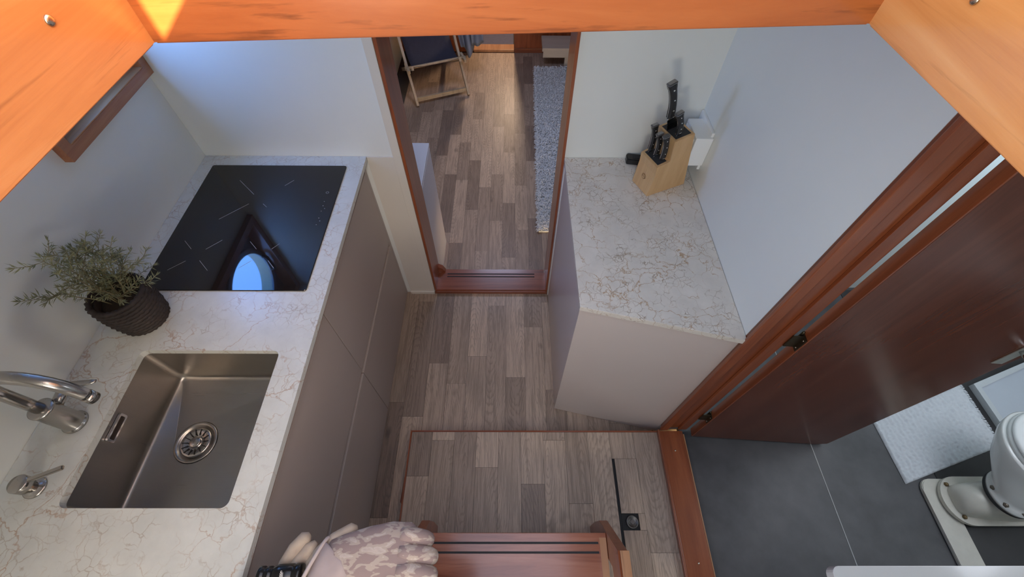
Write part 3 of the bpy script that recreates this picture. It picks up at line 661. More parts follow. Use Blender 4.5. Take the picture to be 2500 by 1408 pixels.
# knives
def knife(base, top, size, label, blade=False):
    M = kb.matrix_basis.copy() if False else Matrix.Translation(kb.location) @ Matrix.Rotation(ang, 4, 'Z')
    b = M @ Vector(base); tpv = M @ Vector(top); axis = (tpv - b); L = axis.length
    t = thing('knife', label, 'knife', b, group='knives in the block')
    z = axis.normalized(); v = (M.to_3x3() @ Vector((0, 1, 0))); u = v.cross(z).normalized(); v = z.cross(u)
    t.rotation_euler = Matrix((u, v, z)).transposed().to_euler()
    # local: x = edge direction (spine at -x), y = thickness, z = along the handle
    W = .0115 * size; T = .0080 * size
    def section(k): # k 0..1 -> centre offset x, half width
        return (.0035 * math.sin(k * math.pi * 1.3 - .4) * size, W * (1.0 - .16 * math.sin(k * math.pi)) * (1.12 if k > .85 else 1.))
    def scale_half(y0, y1):
        bm = bmesh.new(); rs = []
        for i in range(13):
            k = i / 12; cx, hw = section(k); zz = .012 + (L - .020) * k
            pr_ = [(cx - hw, y0), (cx + hw, y0), (cx + hw, y0 + (y1 - y0) * .55), (cx + hw * .6, y1), (cx - hw * .6, y1), (cx - hw, y0 + (y1 - y0) * .55)]
            rs.append([bm.verts.new((x, y, zz)) for x, y in pr_])
        for A, B in zip(rs, rs[1:]):
            for i in range(6): bm.faces.new((A[i], A[(i + 1) % 6], B[(i + 1) % 6], B[i]))
        bm.faces.new(rs[0]); bm.faces.new(rs[-1][::-1]); return bm
    obj('handle_scale', scale_half(.0009, T), BLACK, t); obj('handle_scale', scale_half(-.0009, -T), BLACK, t)
    bm = bmesh.new(); pts = []
    for i in range(13):
        k = i / 12; cx, hw = section(k); pts.append((cx - hw - .0008, .008 + (L - .014) * k))
    for i in range(12, -1, -1):
        k = i / 12; cx, hw = section(k); pts.append((cx + hw + .0004, .008 + (L - .014) * k))
    prism(bm, [(a, b_) for a, b_ in pts], -.0009, .0009, 'y'); obj('tang', bm, POLISH, t)
    cx, hw = section(1.); bm = bmesh.new(); box(bm, cx - hw - .001, cx + hw + .001, -T - .0006, T + .0006, L - .008, L); bmesh.ops.bevel(bm, geom=bm.edges[:], offset=.0025 * size, segments=2, affect='EDGES'); obj('butt_cap', bm, m_plain('cap_grey_' + str(len(bpy.data.materials)), (.30, .29, .285), .3, metal=.9), t)
    bm = bmesh.new(); rs = []
    for zz, hw, tt in ((-.004, W * .9, .0012), (.002, W * .75, T * .55), (.008, W * .8, T * .95), (.0125, W * .9, T * .98)):
        rs.append([bm.verts.new((hw * math.cos(a), tt * math.sin(a), zz)) for a in [2 * math.pi * i / 14 for i in range(14)]])
    for A, B in zip(rs, rs[1:]):
        for i in range(14): bm.faces.new((A[i], A[(i + 1) % 14], B[(i + 1) % 14], B[i]))
    bm.faces.new(rs[0]); bm.faces.new(rs[-1]); obj('bolster', bm, POLISH, t, smooth=True)
    bw = W * (1.9 if blade else .95); dz = -.05
    bm = bmesh.new(); box(bm, -W, -W + 2 * bw * .9, -.0008, .0008, dz if blade else -.03, -.001); obj('blade', bm, m_steel('blade_' + str(len(bpy.data.materials)), (.10, .10, .10) if blade else (.5, .5, .5), .25), t)
    for k in (.2, .52, .84):
        cx, hw = section(k)
        for s in (-1, 1):
            bm = bmesh.new(); lathe(bm, [(.0026 * size, 0), (.0026 * size, .0006), (.0018 * size, .0010)], 12); bmesh.ops.rotate(bm, verts=bm.verts[:], cent=(0, 0, 0), matrix=Vector((0, s, 0)).to_track_quat('Z', 'Y').to_matrix()); obj('rivet', bm, POLISH, t, (cx, s * T, .012 + (L - .02) * k), True)
knife((.053, .062, .275), (.009, .062, .412), 1.18, 'largest black handled knife standing highest in the back tier', True)
knife((.072, .022, .236), (.040, .022, .326), 1.02, 'black handled knife standing lower right in the back tier of the block')
knife((.026, .078, .145), (.010, .078, .256), .95, 'small black handled knife leftmost in the front tier of the block')
knife((.031, .050, .142), (.016, .050, .238), .95, 'small black handled knife in the middle of the front tier of the block')
knife((.038, .022, .142), (.019, .022, .247), .95, 'small black handled knife rightmost in the front tier of the block')
# dark object behind the block and the socket box
bkx = thing('black_case', 'flat black plastic piece poking out behind the knife block', 'case', (.515, 1.392, ZC + .0003), -.12)
bm = bmesh.new(); prism(bm, [(-.052, -.020), (.05, -.024), (.05, .016), (-.048, .018), (-.055, .010)], 0, .026, 'z'); bmesh.ops.bevel(bm, geom=bm.edges[:], offset=.003, segments=2, affect='EDGES'); obj('shell', bm, BLACK, bkx)
obj('rib', bbox(-.03, .04, -.012, .008, .026, .028, .0008), BLACK_M, bkx)
sb = thing('socket_box', 'white plastic power adapter box on the right wall behind the knife block', 'socket', (XR, 1.33, 1.12))
obj('housing', bbox(-.062, -.0005, -.065, .055, -.06, .055, .003), WHITEP, sb)
obj('front_plate', bbox(-.0655, -.0622, -.055, .045, -.05, .045, .002), WHITEP, sb)
obj('back_plate', bbox(-.010, -.0003, -.055, .085, -.085, .07, .002), WHITEP, sb)
bm = bmesh.new(); tube(bm, [(-.03, .06, -.02), (-.045, .075, -.01), (-.05, .08, -.01)], .004, 8); obj('pin', bm, POLISH, sb, smooth=True)
bm = bmesh.new(); tube(bm, [(-.03, .056, -.045), (-.045, .075, -.04), (-.05, .078, -.04)], .004, 8); obj('pin', bm, POLISH, sb, smooth=True)

# ------------------------------------------------------------------ bathroom door frame and door
fr = thing('trim_8', 'mahogany door frame of the bathroom', None, (.76, .60, 0), kind='structure')
def fsub(name, bm, mat): return sub(fr, name, bm, mat)
fsub('jamb', bbox(.704, .795, .600, .6115, .101, 1.88, .001), MAHO_Z)
fsub('architrave', bbox(.6965, .7295, .586, .5995, .101, 1.88, .003), MAHO_Z)
fsub('rebate_strip', bbox(.7795, .818, .590, .5995, .101, 1.88, .0015), MAHO_Z)
fsub('sill', bbox(.693, .799, -.45, .5855, .003, .098, .002), MAHO_Y)
fsub('sill_nosing', bbox(.6845, .6925, -.45, .59, .0825, .105, .002), MAHO_Y)
fsub('floor_strip', bbox(.7995, .8035, -.45, .57, ZB + .0005, .0985), OAKEND)
for yy in (.498, .070): screw(fr, Vector((.748, yy, .098)) - Vector(fr.location), (0, 0, 1), .004)
door = thing('door_1', 'dark glossy mahogany bathroom door standing open', None, (.8515, .6005, 0), math.radians(-3.4), kind='structure')
DW = .605
bm = bmesh.new(); prism(bm, [(0, .078), (DW - .05, .072), (DW, .088), (DW, 1.86), (0, 1.86)], -.034, 0, 'y'); bmesh.ops.bevel(bm, geom=bm.edges[:], offset=.001, segments=1, affect='EDGES'); obj('leaf', bm, DOORW, door)
obj('hinge_stile', bbox(-.0045, -.0003, -.034, 0, .078, 1.86, .0008), MAHO_Z, door)
for zz in (.295, .985):
    h = obj('hinge', bbox(-.0075, -.0047, -.033, -.004, zz - .032, zz + .032), BRASS_D, door)
    bm2 = bbox(-.038, -.0078, -.0185, -.0150, zz - .030, zz + .030); obj('hinge_leaf', bm2, BRASS_D, h)
    bm = bmesh.new(); lathe(bm, [(.0042, zz - .034), (.0042, zz + .034), (.003, zz + .038), (.0005, zz + .039)], 12, -.0085, -.006); obj('hinge_pin', bm, BRASS_D, h, smooth=True)
    for k, (yy, z2) in enumerate(((-.026, zz + .02), (-.014, zz), (-.026, zz - .02))): screw(h, (-.0076, yy, z2), (-1, 0, 0), .0028)
hp = obj('handle_plate', bbox(DW - .052, DW - .022, -.0375, -.0343, .955, 1.20, .001), m_plain('handle_plate_alloy', (.50, .52, .48), .35, metal=.6), door)
bm = bmesh.new(); tube(bm, [(DW - .037, -.037, 1.035), (DW - .037, -.085, 1.035)], .0095, 16); obj('handle_neck', bm, POLISH, hp, smooth=True)
bm = bmesh.new(); tube(bm, [(DW - .037, -.080, 1.035), (DW - .08, -.082, 1.035), (DW - .145, -.080, 1.035)][::1], .0095, 14)
bm.free(); bm = bmesh.new(); tube(bm, [(DW - .040, -.078, 1.035), (DW + .01, -.080, 1.036), (DW + .085, -.078, 1.036)], [.0095, .0105, .0095], 14); obj('lever', bm, BLACK, hp, smooth=True)

# ------------------------------------------------------------------ bathroom
wbr = obj('wall_bath_side', bbox(2.80, 2.85, -1.2, 1.46, -.03, 1.885), WALLW); tag(wbr, 'white hull side wall of the bathroom', kind='structure')
wbf = obj('wall_bath_front', bbox(.8205, 2.80, Y0, Y0 + .04, -.03, 1.885), WALLW); tag(wbf, 'white bulkhead behind the bathroom door', kind='structure')
# bath mat with ridges and fringe
mt = thing('bath_mat', 'white chenille bath mat lying on the grey bathroom floor', 'mat', (2.0, .59, ZB + .001))
cor = [Vector((1.733, .639)), Vector((2.256, .826)), Vector((2.270, .527)), Vector((1.747, .365))]
bm = bmesh.new(); n1, n2 = 110, 60; G = []
for i in range(n1 + 1):
    row = []
    for j in range(n2 + 1):
        u, v = i / n1, j / n2; p = cor[0].lerp(cor[1], u).lerp(cor[3].lerp(cor[2], u), v)
        z = .010 + 0.0022 * math.sin(u * 130 + 1.5 * noise.noise(Vector((u * 9, v * 9, 0)))) + .0075 * noise.noise(Vector((u * 48, v * 34, 3)))
        if min(u, 1 - u, v, 1 - v) < .001: z = .001
        row.append(bm.verts.new((p.x - 2.0, p.y - .59, z)))
    G.append(row)
for i in range(n1):
    for j in range(n2): bm.faces.new((G[i][j], G[i + 1][j], G[i + 1][j + 1], G[i][j + 1]))
obj('pile', bm, MATW, mt, smooth=True)
bm = bmesh.new(); rr = random.Random(3)
for k in range(46):
    t = (k + .5) / 46; p = cor[1].lerp(cor[2], t); q = p + Vector((.010 + .004 * rr.random(), rr.uniform(-.002, .002))); bar(bm, (p.x - 2.0 - .003, p.y - .59, .006), (q.x - 2.0, q.y - .59, .004), .0045, .004)
fr_ = obj('fringe', bm, MATW, mt); fr_['kind'] = 'stuff'
# white framed tray beyond the mat
ty = thing('shower_tray_lid', 'white rimmed flat panel at the far end of the bathroom floor', 'panel', (2.57, .72, ZB + .0032), math.radians(0))
def quad_in(c, m):
    ctr = sum(c, Vector((0, 0))) / 4; return [p + (ctr - p).normalized() * m for p in c]
tq = [Vector((2.300, .820)), Vector((2.740, .975)), Vector((2.76, .42)), Vector((2.318, .42))]; tq = [p - Vector((2.57, .72)) for p in tq]
bm = bmesh.new(); prism(bm, [tuple(p) for p in quad_in(tq, .02)], 0, .018, 'z'); obj('panel', bm, m_plain('tray_panel', (.50, .54, .60), .5, var=.03), ty)
obj('rim', holed([tuple(p) for p in tq], [[tuple(p) for p in quad_in(tq, .034)]], 0, .030), m_plain('tray_rim', (.55, .58, .60), .4), ty)
# toilet kerb
kq = obj('floor_kerb', bmesh.new(), CERAM_A); tag(kq, 'low off white kerb strip bent round the toilet foot', 'kerb')
def kerb():
    bm = bmesh.new(); out = [(1.80, -.30), (1.80, .335)]; 
    for k in range(7): a = math.pi - math.pi / 2 * k / 6; out.append((1.845 + .045 * math.cos(a), .335 + .05 * math.sin(a)))
    out += [(2.05, .385)]; inn = [(2.05, .368), (1.935, .368)]
    for k in range(1, 7): a = math.pi / 2 + math.pi / 2 * k / 6; inn.append((1.935 + .035 * math.cos(a), .33 + .038 * math.sin(a)))
    inn += [(1.90, -.30)]; prism(bm, out + inn, 0, .014, 'z'); bmesh.ops.bevel(bm, geom=[e for e in bm.edges if e.verts[0].co.z > .01 and e.verts[1].co.z > .01], offset=.003, segments=2, affect='EDGES'); return bm
b2 = kerb(); b2.to_mesh(kq.data); b2.free(); kq.location = (0, 0, ZB + .0035); 
# marine toilet
wc = thing('toilet', 'white marine toilet with round flanged foot and bolted bowl', 'toilet', (2.10, .33, ZB + .0035))
def wsub2(name, bm, mat, smooth=False, loc=None, parent=None): return obj(name, bm, mat, parent or wc, loc, smooth)
FX, FY = -.165, -.035
bm = bmesh.new(); pl = [(.30, FY - .095)] + [(FX + .090 * math.cos(a), FY + .095 * math.sin(a)) for a in [math.radians(270 - 9 * k) for k in range(21)]] + [(-.04, FY + .095), (.30, FY + .095)]
prism(bm, pl, .020, .036, 'z'); bmesh.ops.bevel(bm, geom=[e for e in bm.edges if e.verts[0].co.z > .03 and e.verts[1].co.z > .03], offset=.004, segments=2, affect='EDGES'); wsub2('foot_flange', bm, CERAM_A)
for dx, dy in ((-.13, -.105), (.15, -.10), (.2, .03), (-.15, .03)):
    bm = bmesh.new(); lathe(bm, [(.022, 0), (.022, .0195)], 20, dx, dy); wsub2('foot_pad', bm, CERAM_A, True)
bm = bmesh.new(); rs = []
for x, r, h in ((-.222, .020, .05), (-.218, .040, .075), (-.205, .056, .10), (-.17, .064, .122), (-.10, .072, .130), (-.02, .080, .134), (.03, .080, .134)):
    rs.append([bm.verts.new((x, FY + r * math.cos(a), .035 + max(0, (h - .035) * math.sin(a) ** .8 if math.sin(a) > 0 else 0))) for a in [math.pi * k / 18 for k in range(19)]])
for A, B in zip(rs, rs[1:]):
    for k in range(18): bm.faces.new((A[k], A[k + 1], B[k + 1], B[k]))
bm.faces.new(rs[0]); bm.faces.new(rs[-1]); wsub2('pump_neck', bm, CERAM_A, True)
for dx, dy in ((-.21, .028), (-.205, -.098)):
    bm = bmesh.new(); lathe(bm, [(.009, .036), (.009, .041), (.006, .045), (.0005, .046)], 6, dx, dy); wsub2('bolt', bm, m_steel('rusty_bolt' + str(dx), (.25, .18, .10), .6))
GX, GY = -.07, -.026
bm = bmesh.new(); lathe(bm, [(.06, .1345), (.090, .1345), (.090, .1435), (.06, .1435)], 40, GX, GY); wsub2('gasket', bm, BLACK_M, True)
bm = bmesh.new(); rs = []
for dx, dy, r, z in ((0, 0, .086, .144), (0, 0, .087, .157), (.003, .003, .078, .161), (.010, .020, .088, .18), (.045, .07, .132, .225), (.075, .11, .155, .275), (.08, .116, .160, .305), (.08, .116, .156, .310)):
    rs.append([bm.verts.new((GX + dx + r * math.cos(a), GY + dy + r * 1.05 * math.sin(a), z)) for a in [2 * math.pi * k / 48 for k in range(48)]])
for A, B in zip(rs, rs[1:]):
    for k in range(48): bm.faces.new((A[k], A[(k + 1) % 48], B[(k + 1) % 48], B[k]))
bm.faces.new(rs[0][::-1]); bm.faces.new(rs[-1]); bowl = wsub2('bowl', bm, CERAM, True)
for a in (165, 215, 262):
    bm = bmesh.new(); lathe(bm, [(.010, .157), (.010, .164), (.005, .168), (.0005, .169)], 6, GX + .076 * math.cos(math.radians(a)), GY + .076 * math.sin(math.radians(a))); obj('bolt', bm, m_steel('bolt' + str(a), (.2, .17, .14), .5), bowl)
SX_, SY_ = GX + .088, GY + .12
bm = bmesh.new(); lathe(bm, [(.12, .3105), (.153, .3105), (.156, .318), (.152, .325), (.12, .327)], 48, SX_, SY_); wsub2('seat', bm, WHITEP, True)
bm = bmesh.new(); lathe(bm, [(.150, .3275), (.153, .334), (.144, .343), (.09, .349), (.0005, .351)], 48, SX_, SY_); wsub2('lid', bm, WHITEP, True)
# washbasin edge nearest the viewer
wsn = thing('washbasin', 'white washbasin with rounded rim in the bathroom corner', 'washbasin', (1.3, -.2, .78))
wsub_ = obj('rim', holed([tuple(p) for p in rrect(-.485, .55, -.295, .240, .02, 5)], [rrect(-.35, .45, -.22, .15, .10, 8)], 0, .03), CERAM, wsn)
md = wsub_.modifiers.new('round', 'BEVEL'); md.width = .008; md.segments = 3; md.limit_method = 'ANGLE'; md.angle_limit = 1.0
bm = bmesh.new(); rs = []
for ins, z in ((0., .0), (.02, -.06), (.06, -.11), (.12, -.125)): rs.append([bm.verts.new((x, y, z)) for x, y in rrect(-.352 + ins, .452 - ins, -.222 + ins, .152 - ins, .10 - ins * .5, 8)])
for A, B in zip(rs, rs[1:]):
    for k in range(len(A)): bm.faces.new((A[k], A[(k + 1) % len(A)], B[(k + 1) % len(A)], B[k]))
bm.faces.new(rs[-1]); obj('bowl', bm, CERAM, wsn, smooth=True)
bm = bmesh.new(); box(bm, -.40, .50, -.29, .15, -.719, -.13); obj('cupboard', bm, WALLW, wsn)

# ------------------------------------------------------------------ ladder
ld = thing('companion_ladder', 'mahogany companion ladder with black grip strips on its tread', 'ladder', (.02, .1, ZP))
def lsub(name, bm, mat): return sub(ld, name, bm, mat)
prof = [(.17, .0825), (.200, .0825), (.203, .20), (.197, .30), (.088, .555), (-.30, .575), (-.30, .535), (.05, .45), (.13, .27)]
for x0, x1 in ((.3355, .366), (-.322, -.2915)):
    bm = bmesh.new(); prism(bm, prof, x0, x1, 'x'); bmesh.ops.bevel(bm, geom=bm.edges[:], offset=.0015, segments=1, affect='EDGES'); lsub('stringer', bm, MAHO_Y)
lsub('stringer_lit_top', bbox(.3370, .3645, -.30, .086, .5755, .583, .001), OAKEND)  # pale strip paints the lit upward edge of the right stringer
tr = bbox(-.290, .3345, -.10, .1485, .375, .400, .002); tro = lsub('tread', tr, MAHO_T)
for yy in (.118, .090):
    bm = bmesh.new(); box(bm, -.262, .306, yy - .0032, yy + .0032, .3995, .4012); obj('grip_strip', bm, BLACK_M, tro)
for x0 in (.312,):
    bm = bmesh.new(); box(bm, .3105, .3335, -.10, .134, .4001, .4014); obj('end_inlay', bm, OAKEND, tro)

# ------------------------------------------------------------------ ledge with gloves and torch
lg = thing('wooden_ledge', 'narrow wooden ledge beside the ladder under the gloves', 'ledge', (-.36, -.25, 1.03))
obj('board', bbox(-.20, .17, -.22, .252, -.02, .0, .002), MAHO_X, lg); obj('bracket', bbox(-.20, .17, -.22, -.19, -.948, -.0205, .002), MAHO_Y, lg)
def pad(bm, secs, n=20, e=2.4):
    """loft of super-ellipse sections: (centre, half width vector, half height)"""
    rs = []
    for c, w, h in secs:
        c = Vector(c); w = Vector(w); r = []
        for i in range(n):
            a = 2 * math.pi * i / n; ca, sa = math.cos(a), math.sin(a)
            r.append(bm.verts.new(c + w * math.copysign(abs(ca) ** (2 / e), ca) + Vector((0, 0, h)) * math.copysign(abs(sa) ** (2 / e), sa)))
        rs.append(r)
    for A, B in zip(rs, rs[1:]):
        for k in range(n): bm.faces.new((A[k], A[(k + 1) % n], B[(k + 1) % n], B[k]))
    bm.faces.new(rs[0][::-1]); bm.faces.new(rs[-1])
# top glove: cuff on the left, folded fingers on the right
gl = thing('work_glove', 'pale pink camouflage work glove lying uppermost with its cuff open', 'glove', (-.29, .0, 1.0305))
bm = bmesh.new()
pad(bm, [((-.085, .028, .040), (.012, .050, 0), .018), ((-.06, .032, .038), (.012, .056, 0), .028), ((-.01, .040, .038), (.010, .062, 0), .032), ((.04, .045, .037), (.006, .066, 0), .032), ((.085, .046, .036), (0, .064, 0), .030), ((.105, .044, .034), (0, .050, 0), .022), ((.112, .043, .032), (0, .030, 0), .010)], 24)
o = obj('palm', bm, CAMO, gl, smooth=True)
for k, (y0, L, r) in enumerate(((.085, .055, .016), (.055, .066, .017), (.024, .068, .017), (-.006, .056, .016))):
    bm = bmesh.new(); P = []; n = 9
    for i in range(n): t = i / (n - 1); P.append(Vector((.070 + L * math.sin(t * 1.9) * .95, y0 - .010 * t, .055 - .030 * (1 - math.cos(t * 2.2)) * .7)))
    tube(bm, P, [r * .9, r, r * 1.05, r * 1.05, r, r, r * .95, r * .8, r * .35], 12); obj('finger', bm, CAMO, gl, smooth=True)
bm = bmesh.new(); P = [Vector((.02, -.02, .055)), Vector((.05, -.03, .066)), Vector((.085, -.03, .06)), Vector((.10, -.028, .052))]; tube(bm, P, [.018, .019, .017, .007], 12); obj('thumb', bm, CAMO, gl, smooth=True)
bm = bmesh.new(); pad(bm, [((-.096, .036, .050), (.012, .038, 0), .008), ((-.080, .028, .060), (.014, .034, 0), .005), ((-.050, .014, .066), (.012, .026, 0), .004), ((-.030, .004, .067), (.008, .012, 0), .002)], 20); obj('cuff_flap', bm, m_plain('cuff_lining', (.42, .34, .32), .9, var=.06, nscale=30), gl, smooth=True)
bm = bmesh.new(); tube(bm, [Vector((-.102 + .02 * math.cos(a), .030 + .050 * math.cos(a), .044 + .016 * math.sin(a))) for a in [2 * math.pi * i / 24 for i in range(25)]], .004, 8, False); obj('cuff_hem', bm, m_plain('cuff_hem', (.46, .39, .37), .9), gl, smooth=True)
# under glove: beige fingers pointing left and a label
g2 = thing('work_glove', 'beige suede work glove lying beneath the camouflage glove', 'glove', (-.40, .0, 1.0305))
def finger(pts, rad, name, mat): 
    bm = bmesh.new(); tube(bm, [Vector(p) for p in pts], rad, 14); return obj(name, bm, mat, g2, smooth=True)
finger([(-.062, .005, .024), (-.052, .035, .028), (-.038, .062, .032), (-.022, .082, .034), (-.016, .088, .033)], [.012, .015, .016, .014, .005], 'finger', SUEDE)
finger([(-.045, .005, .026), (-.028, .035, .030), (-.008, .064, .032), (.000, .074, .032)], [.013, .015, .014, .005], 'finger', SUEDE)
finger([(-.02, .020, .022), (.010, .050, .028), (.040, .078, .030), (.072, .097, .030), (.080, .100, .029)], [.013, .016, .016, .014, .005], 'finger', SUEDE)
bm = bmesh.new(); pad(bm, [((-.06, -.02, .012), (.01, .03, 0), .010), ((-.02, .0, .014), (.01, .04, 0), .012), ((.04, .02, .014), (.01, .05, 0), .012), ((.10, .03, .013), (.0, .04, 0), .008)]); obj('palm', bm, SUEDE, g2, smooth=True)
bm = bmesh.new(); bar(bm, (-.047, .012, .036), (-.022, .022, .040), .020, .0012); obj('care_label', bm, LABELW, g2)
# torch
to = thing('torch', 'small black ribbed torch with a white lettered band beside the gloves', 'torch', (-.492, .016, 1.078))
bm = bmesh.new(); lathe(bm, [(.0135, 0), (.0155, .002), (.0155, .010), (.0130, .012), (.0130, .015), (.0150, .017), (.0150, .024), (.0125, .026), (.0125, .029), (.0150, .031), (.0175, .038), (.0180, .044), (.0180, .066), (.0160, .068), (.0165, .071), (.0185, .073), (.0185, .083), (.0170, .085), (.0005, .085)], 36)
bmesh.ops.rotate(bm, verts=bm.verts[:], cent=(0, 0, 0), matrix=Vector((1, .03, 0)).to_track_quat('Z', 'Y').to_matrix()); obj('barrel', bm, m_plain('black_anodised', (.010, .010, .011), .25, metal=.3), to, smooth=True)
bm = bmesh.new()
for k in range(16):
    a0 = math.radians(20 + k * 9); a1 = a0 + math.radians(9.2)
    x0 = .046 + .0011 * k * .6; vs = [bm.verts.new((x0 + dx + (.00066 if a == a1 else 0), .0183 * math.cos(a), .0183 * math.sin(a))) for a, dx in ((a0, 0), (a1, 0), (a1, .004), (a0, .004))]; bm.faces.new(vs)
obj('lettered_band', bm, m_plain('band_grey', (.30, .29, .28), .4), to)

for k in range(5):
    bm = bmesh.new(); n = 12; a_ = math.radians(62 + k * 11); P0 = []; P1 = []
    for i in range(n):
        b_a = 2 * math.pi * i / n
        for rr_, L in ((.0011, P0), (.0018, P1)):
            aa = a_ + rr_ * math.sin(b_a) / .0184; L.append(bm.verts.new((.0495 + .0003 * k + rr_ * math.cos(b_a), .01845 * math.cos(aa), .01845 * math.sin(aa))))
    for i in range(n): bm.faces.new((P0[i], P0[(i + 1) % n], P1[(i + 1) % n], P1[i]))
    obj('letter', bm, LABELW, to)

# ------------------------------------------------------------------ forward cabin
w_ = obj('wall_cabin_left', bbox(-1.27, -1.225, 1.4605, 6.2, ZA - .03, 1.885), WALLW); tag(w_, 'left side of the lower cabin', kind='structure')
w_ = obj('wall_cabin_right', bbox(1.3, 1.35, 1.46, 6.2, ZA - .03, 1.885), WALLW); tag(w_, 'right side of the lower cabin', kind='structure')
bm = bmesh.new(); box(bm, -1.225, -.42, 5.02, 5.06, ZA, 1.885); box(bm, .04, 1.3, 5.02, 5.06, ZA, 1.885); box(bm, -.42, .04, 5.02, 5.06, 1.4, 1.885)
w_ = obj('wall_cabin_front', bm, MAHO_Z); tag(w_, 'dark mahogany bulkhead at the far end of the lower cabin', kind='structure')
w_ = obj('wall_cabin_end', bbox(-1.225, 1.3, 6.2, 6.25, ZA - .03, 1.885), WALLW); tag(w_, 'end of the forepeak', kind='structure')
cb = obj('ceiling', bbox(-1.27, 1.35, 1.4605, 6.25, 1.885, 1.93), CEILW); tag(cb, 'roof of the lower cabin', kind='structure')
ts = obj('trim_9', bbox(-.418, .039, 5.005, 5.135, ZA, ZA + .03, .003), OAKEND); tag(ts, 'low wooden threshold, glow painted in paler wood, at the far end of the lower cabin', kind='structure')  # paler wood puts the glow of the far light into the threshold
mb = obj('trim_10', bbox(.045, .365, 5.0, 5.019, ZA, ZA + .045, .002), MAHO_X); tag(mb, 'lighter mahogany rail at the foot of the far bulkhead', kind='structure')
fm = obj('floor_mat', bbox(-.415, .035, 5.15, 5.95, ZA + .0005, ZA + .02, .005), MATBLUE); tag(fm, 'blue grey mat beyond the far threshold', 'mat')
# white cabinet just inside the doorway
wc2 = thing('white_cabinet', 'white low cabinet just inside the doorway on the left', 'cabinet', (-.78, 1.90, ZA))
obj('carcass', bbox(-.295, .278, -.285, .262, .0, .875, .001), WHITE_C, wc2); obj('top', bbox(-.296, .296, -.29, .268, .8755, .897, .0015), WHITE_C, wc2)
obj('door', bbox(.2785, .2955, -.284, .262, .01, .870, .001), WHITE_C, wc2)
# shaggy rug
rg_ = thing('shaggy_rug', 'white shaggy rug on the right of the lower cabin', 'rug', (.5, 3.46, ZA + .0005))
bm = bmesh.new(); prism(bm, [(-.275, -1.19), (.24, -1.19), (.24, 1.20), (-.235, 1.20)], 0, .012, 'z'); obj('backing', bm, RUGM, rg_)
bm = bmesh.new(); rr = random.Random(5)
for k in range(15000):
    v = rr.random(); xl = -.275 + .04 * v; x = xl + (.24 - xl) * rr.random() if rr.random() < .93 else xl + rr.uniform(-.004, .01); y = -1.19 + 2.39 * v
    a = rr.uniform(0, 6.28); L = rr.uniform(.016, .034); z = .010 + rr.uniform(0, .018); dx, dy = math.cos(a) * L, math.sin(a) * L; w = .0045
    p = Vector((x, y, z)); q = Vector((x + dx, y + dy, z + rr.uniform(-.003, .007))); s = Vector((-dy, dx, 0)).normalized() * w; m = (p + q) / 2 + Vector((0, 0, .007))
    vs = [bm.verts.new(t) for t in (p - s * .5, p + s * .5, m + s, q, m - s)]; bm.faces.new(vs)
pile = obj('pile', bm, RUGM, rg_); pile['kind'] = 'stuff'
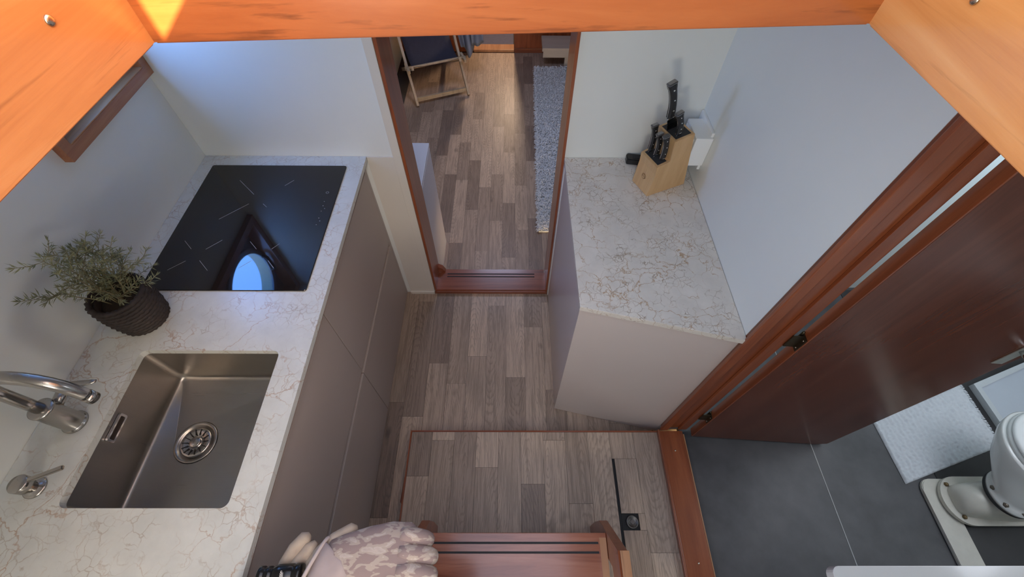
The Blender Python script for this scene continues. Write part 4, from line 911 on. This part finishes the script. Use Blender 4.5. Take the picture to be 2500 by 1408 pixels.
# deck chairs
def deck_chair(loc, rz, label, sling=True):
    t = thing('deck_chair', label, 'deck chair', loc, rz)
    W = .534
    def s(name, bm, mat, smooth=False): return obj(name, bm, mat, t, smooth=smooth)
    # long frame: from the front feet up to the back; local x along the chair width, y backwards
    for x in (0, W): bm = bmesh.new(); bar(bm, (x, -.01, .012), (x, .80, 1.02), .022, .036, (0, 1, 0)); s('long_rail', bm, BIRCH)
    bm = bmesh.new(); bar(bm, (.011, .035, .052), (W - .011, .035, .052), .020, .036); s('foot_bar', bm, BIRCH)
    for x in (.03, W - .03): bm = bmesh.new(); bar(bm, (x, .085, .335), (x, .72, .012), .022, .034, (0, 1, 0)); s('short_rail', bm, BIRCH)
    bm = bmesh.new(); tube(bm, [(-.035, .115, .330), (W + .035, .115, .330)], .013, 10); s('seat_bar', bm, BIRCH, True)
    for x in (-.012, W + .012): bm = bmesh.new(); bar(bm, (x, .045, .325), (x, .19, .330), .022, .028); s('arm_end', bm, BIRCH)
    bm = bmesh.new(); bar(bm, (.04, .69, .028), (W - .04, .69, .028), .02, .03); s('rear_bar', bm, BIRCH)
    bm = bmesh.new(); tube(bm, [(0, .78, 1.0), (W, .78, 1.0)], .013, 10); s('top_bar', bm, BIRCH, True)
    bm = bmesh.new(); n = 20; rows = []
    for i in range(n + 1):
        u = i / n; y = .10 + .68 * u; z = .335 + .66 * u - .24 * math.sin(math.pi * u) ** .9 * (1 - .35 * u)
        rows.append([bm.verts.new((x, y, z - .012 * math.sin(math.pi * (x - .035) / (W - .07)))) for x in [.035 + (W - .07) * k / 8 for k in range(9)]])
    for A, B in zip(rows, rows[1:]):
        for k in range(8): bm.faces.new((A[k], A[k + 1], B[k + 1], B[k]))
    o = s('sling', bm, NAVY, True); so = o.modifiers.new('thick', 'SOLIDIFY'); so.thickness = .003
    return t
ra = math.atan2(.203, .494)
deck_chair((-.924, 3.94, ZA), ra, 'navy deck chair with pale wooden frame standing in the lower cabin under the jacket')
# jacket
jk = thing('jacket', 'blue grey jacket hanging over the right rail of the deck chair', 'jacket', (-.425, 4.49, ZA))
def drape(fn, n, m):
    bm = bmesh.new(); G = [[bm.verts.new(fn(i / n, j / m)) for j in range(m + 1)] for i in range(n + 1)]
    for i in range(n):
        for j in range(m): bm.faces.new((G[i][j], G[i + 1][j], G[i + 1][j + 1], G[i][j + 1]))
    return bm
def jf(u, v):
    hem = .22 + .55 * abs(u - .42) ** 1.1
    z = .80 * (1 - v) + hem * v; return (-.12 + .28 * u + .01 * math.sin(u * 14) - .10 * (1 - v), .045 * math.sin(u * 19 + v * 2) * (.4 + v) + .10 * (1 - v), z)
o = obj('body', drape(jf, 28, 16), JACKET, jk, smooth=True); o.modifiers.new('thick', 'SOLIDIFY').thickness = .006
def sf(u, v): return (.02 + .12 * u + .02 * v, -.07 + .02 * math.sin(u * 9) - .02 * math.sin(math.pi * u), .78 - .42 * v + .03 * u)
o = obj('sleeve', drape(sf, 12, 12), JACKET, jk, smooth=True); o.modifiers.new('thick', 'SOLIDIFY').thickness = .006
# bench
bn = thing('bench', 'pale limed wooden bench at the far right of the lower cabin', 'bench', (.75, 4.83, ZA))
obj('top_board', bbox(-.41, .50, -.13, .15, .165, .20, .002), BENCHW, bn); obj('front_apron', bbox(-.40, .49, -.134, -.1305, .105, .175, .001), BENCHW, bn)
for x in (-.16, .44): obj('leg', bbox(x, x + .045, -.12, -.075, .0, .1645, .001), BENCHW, bn)
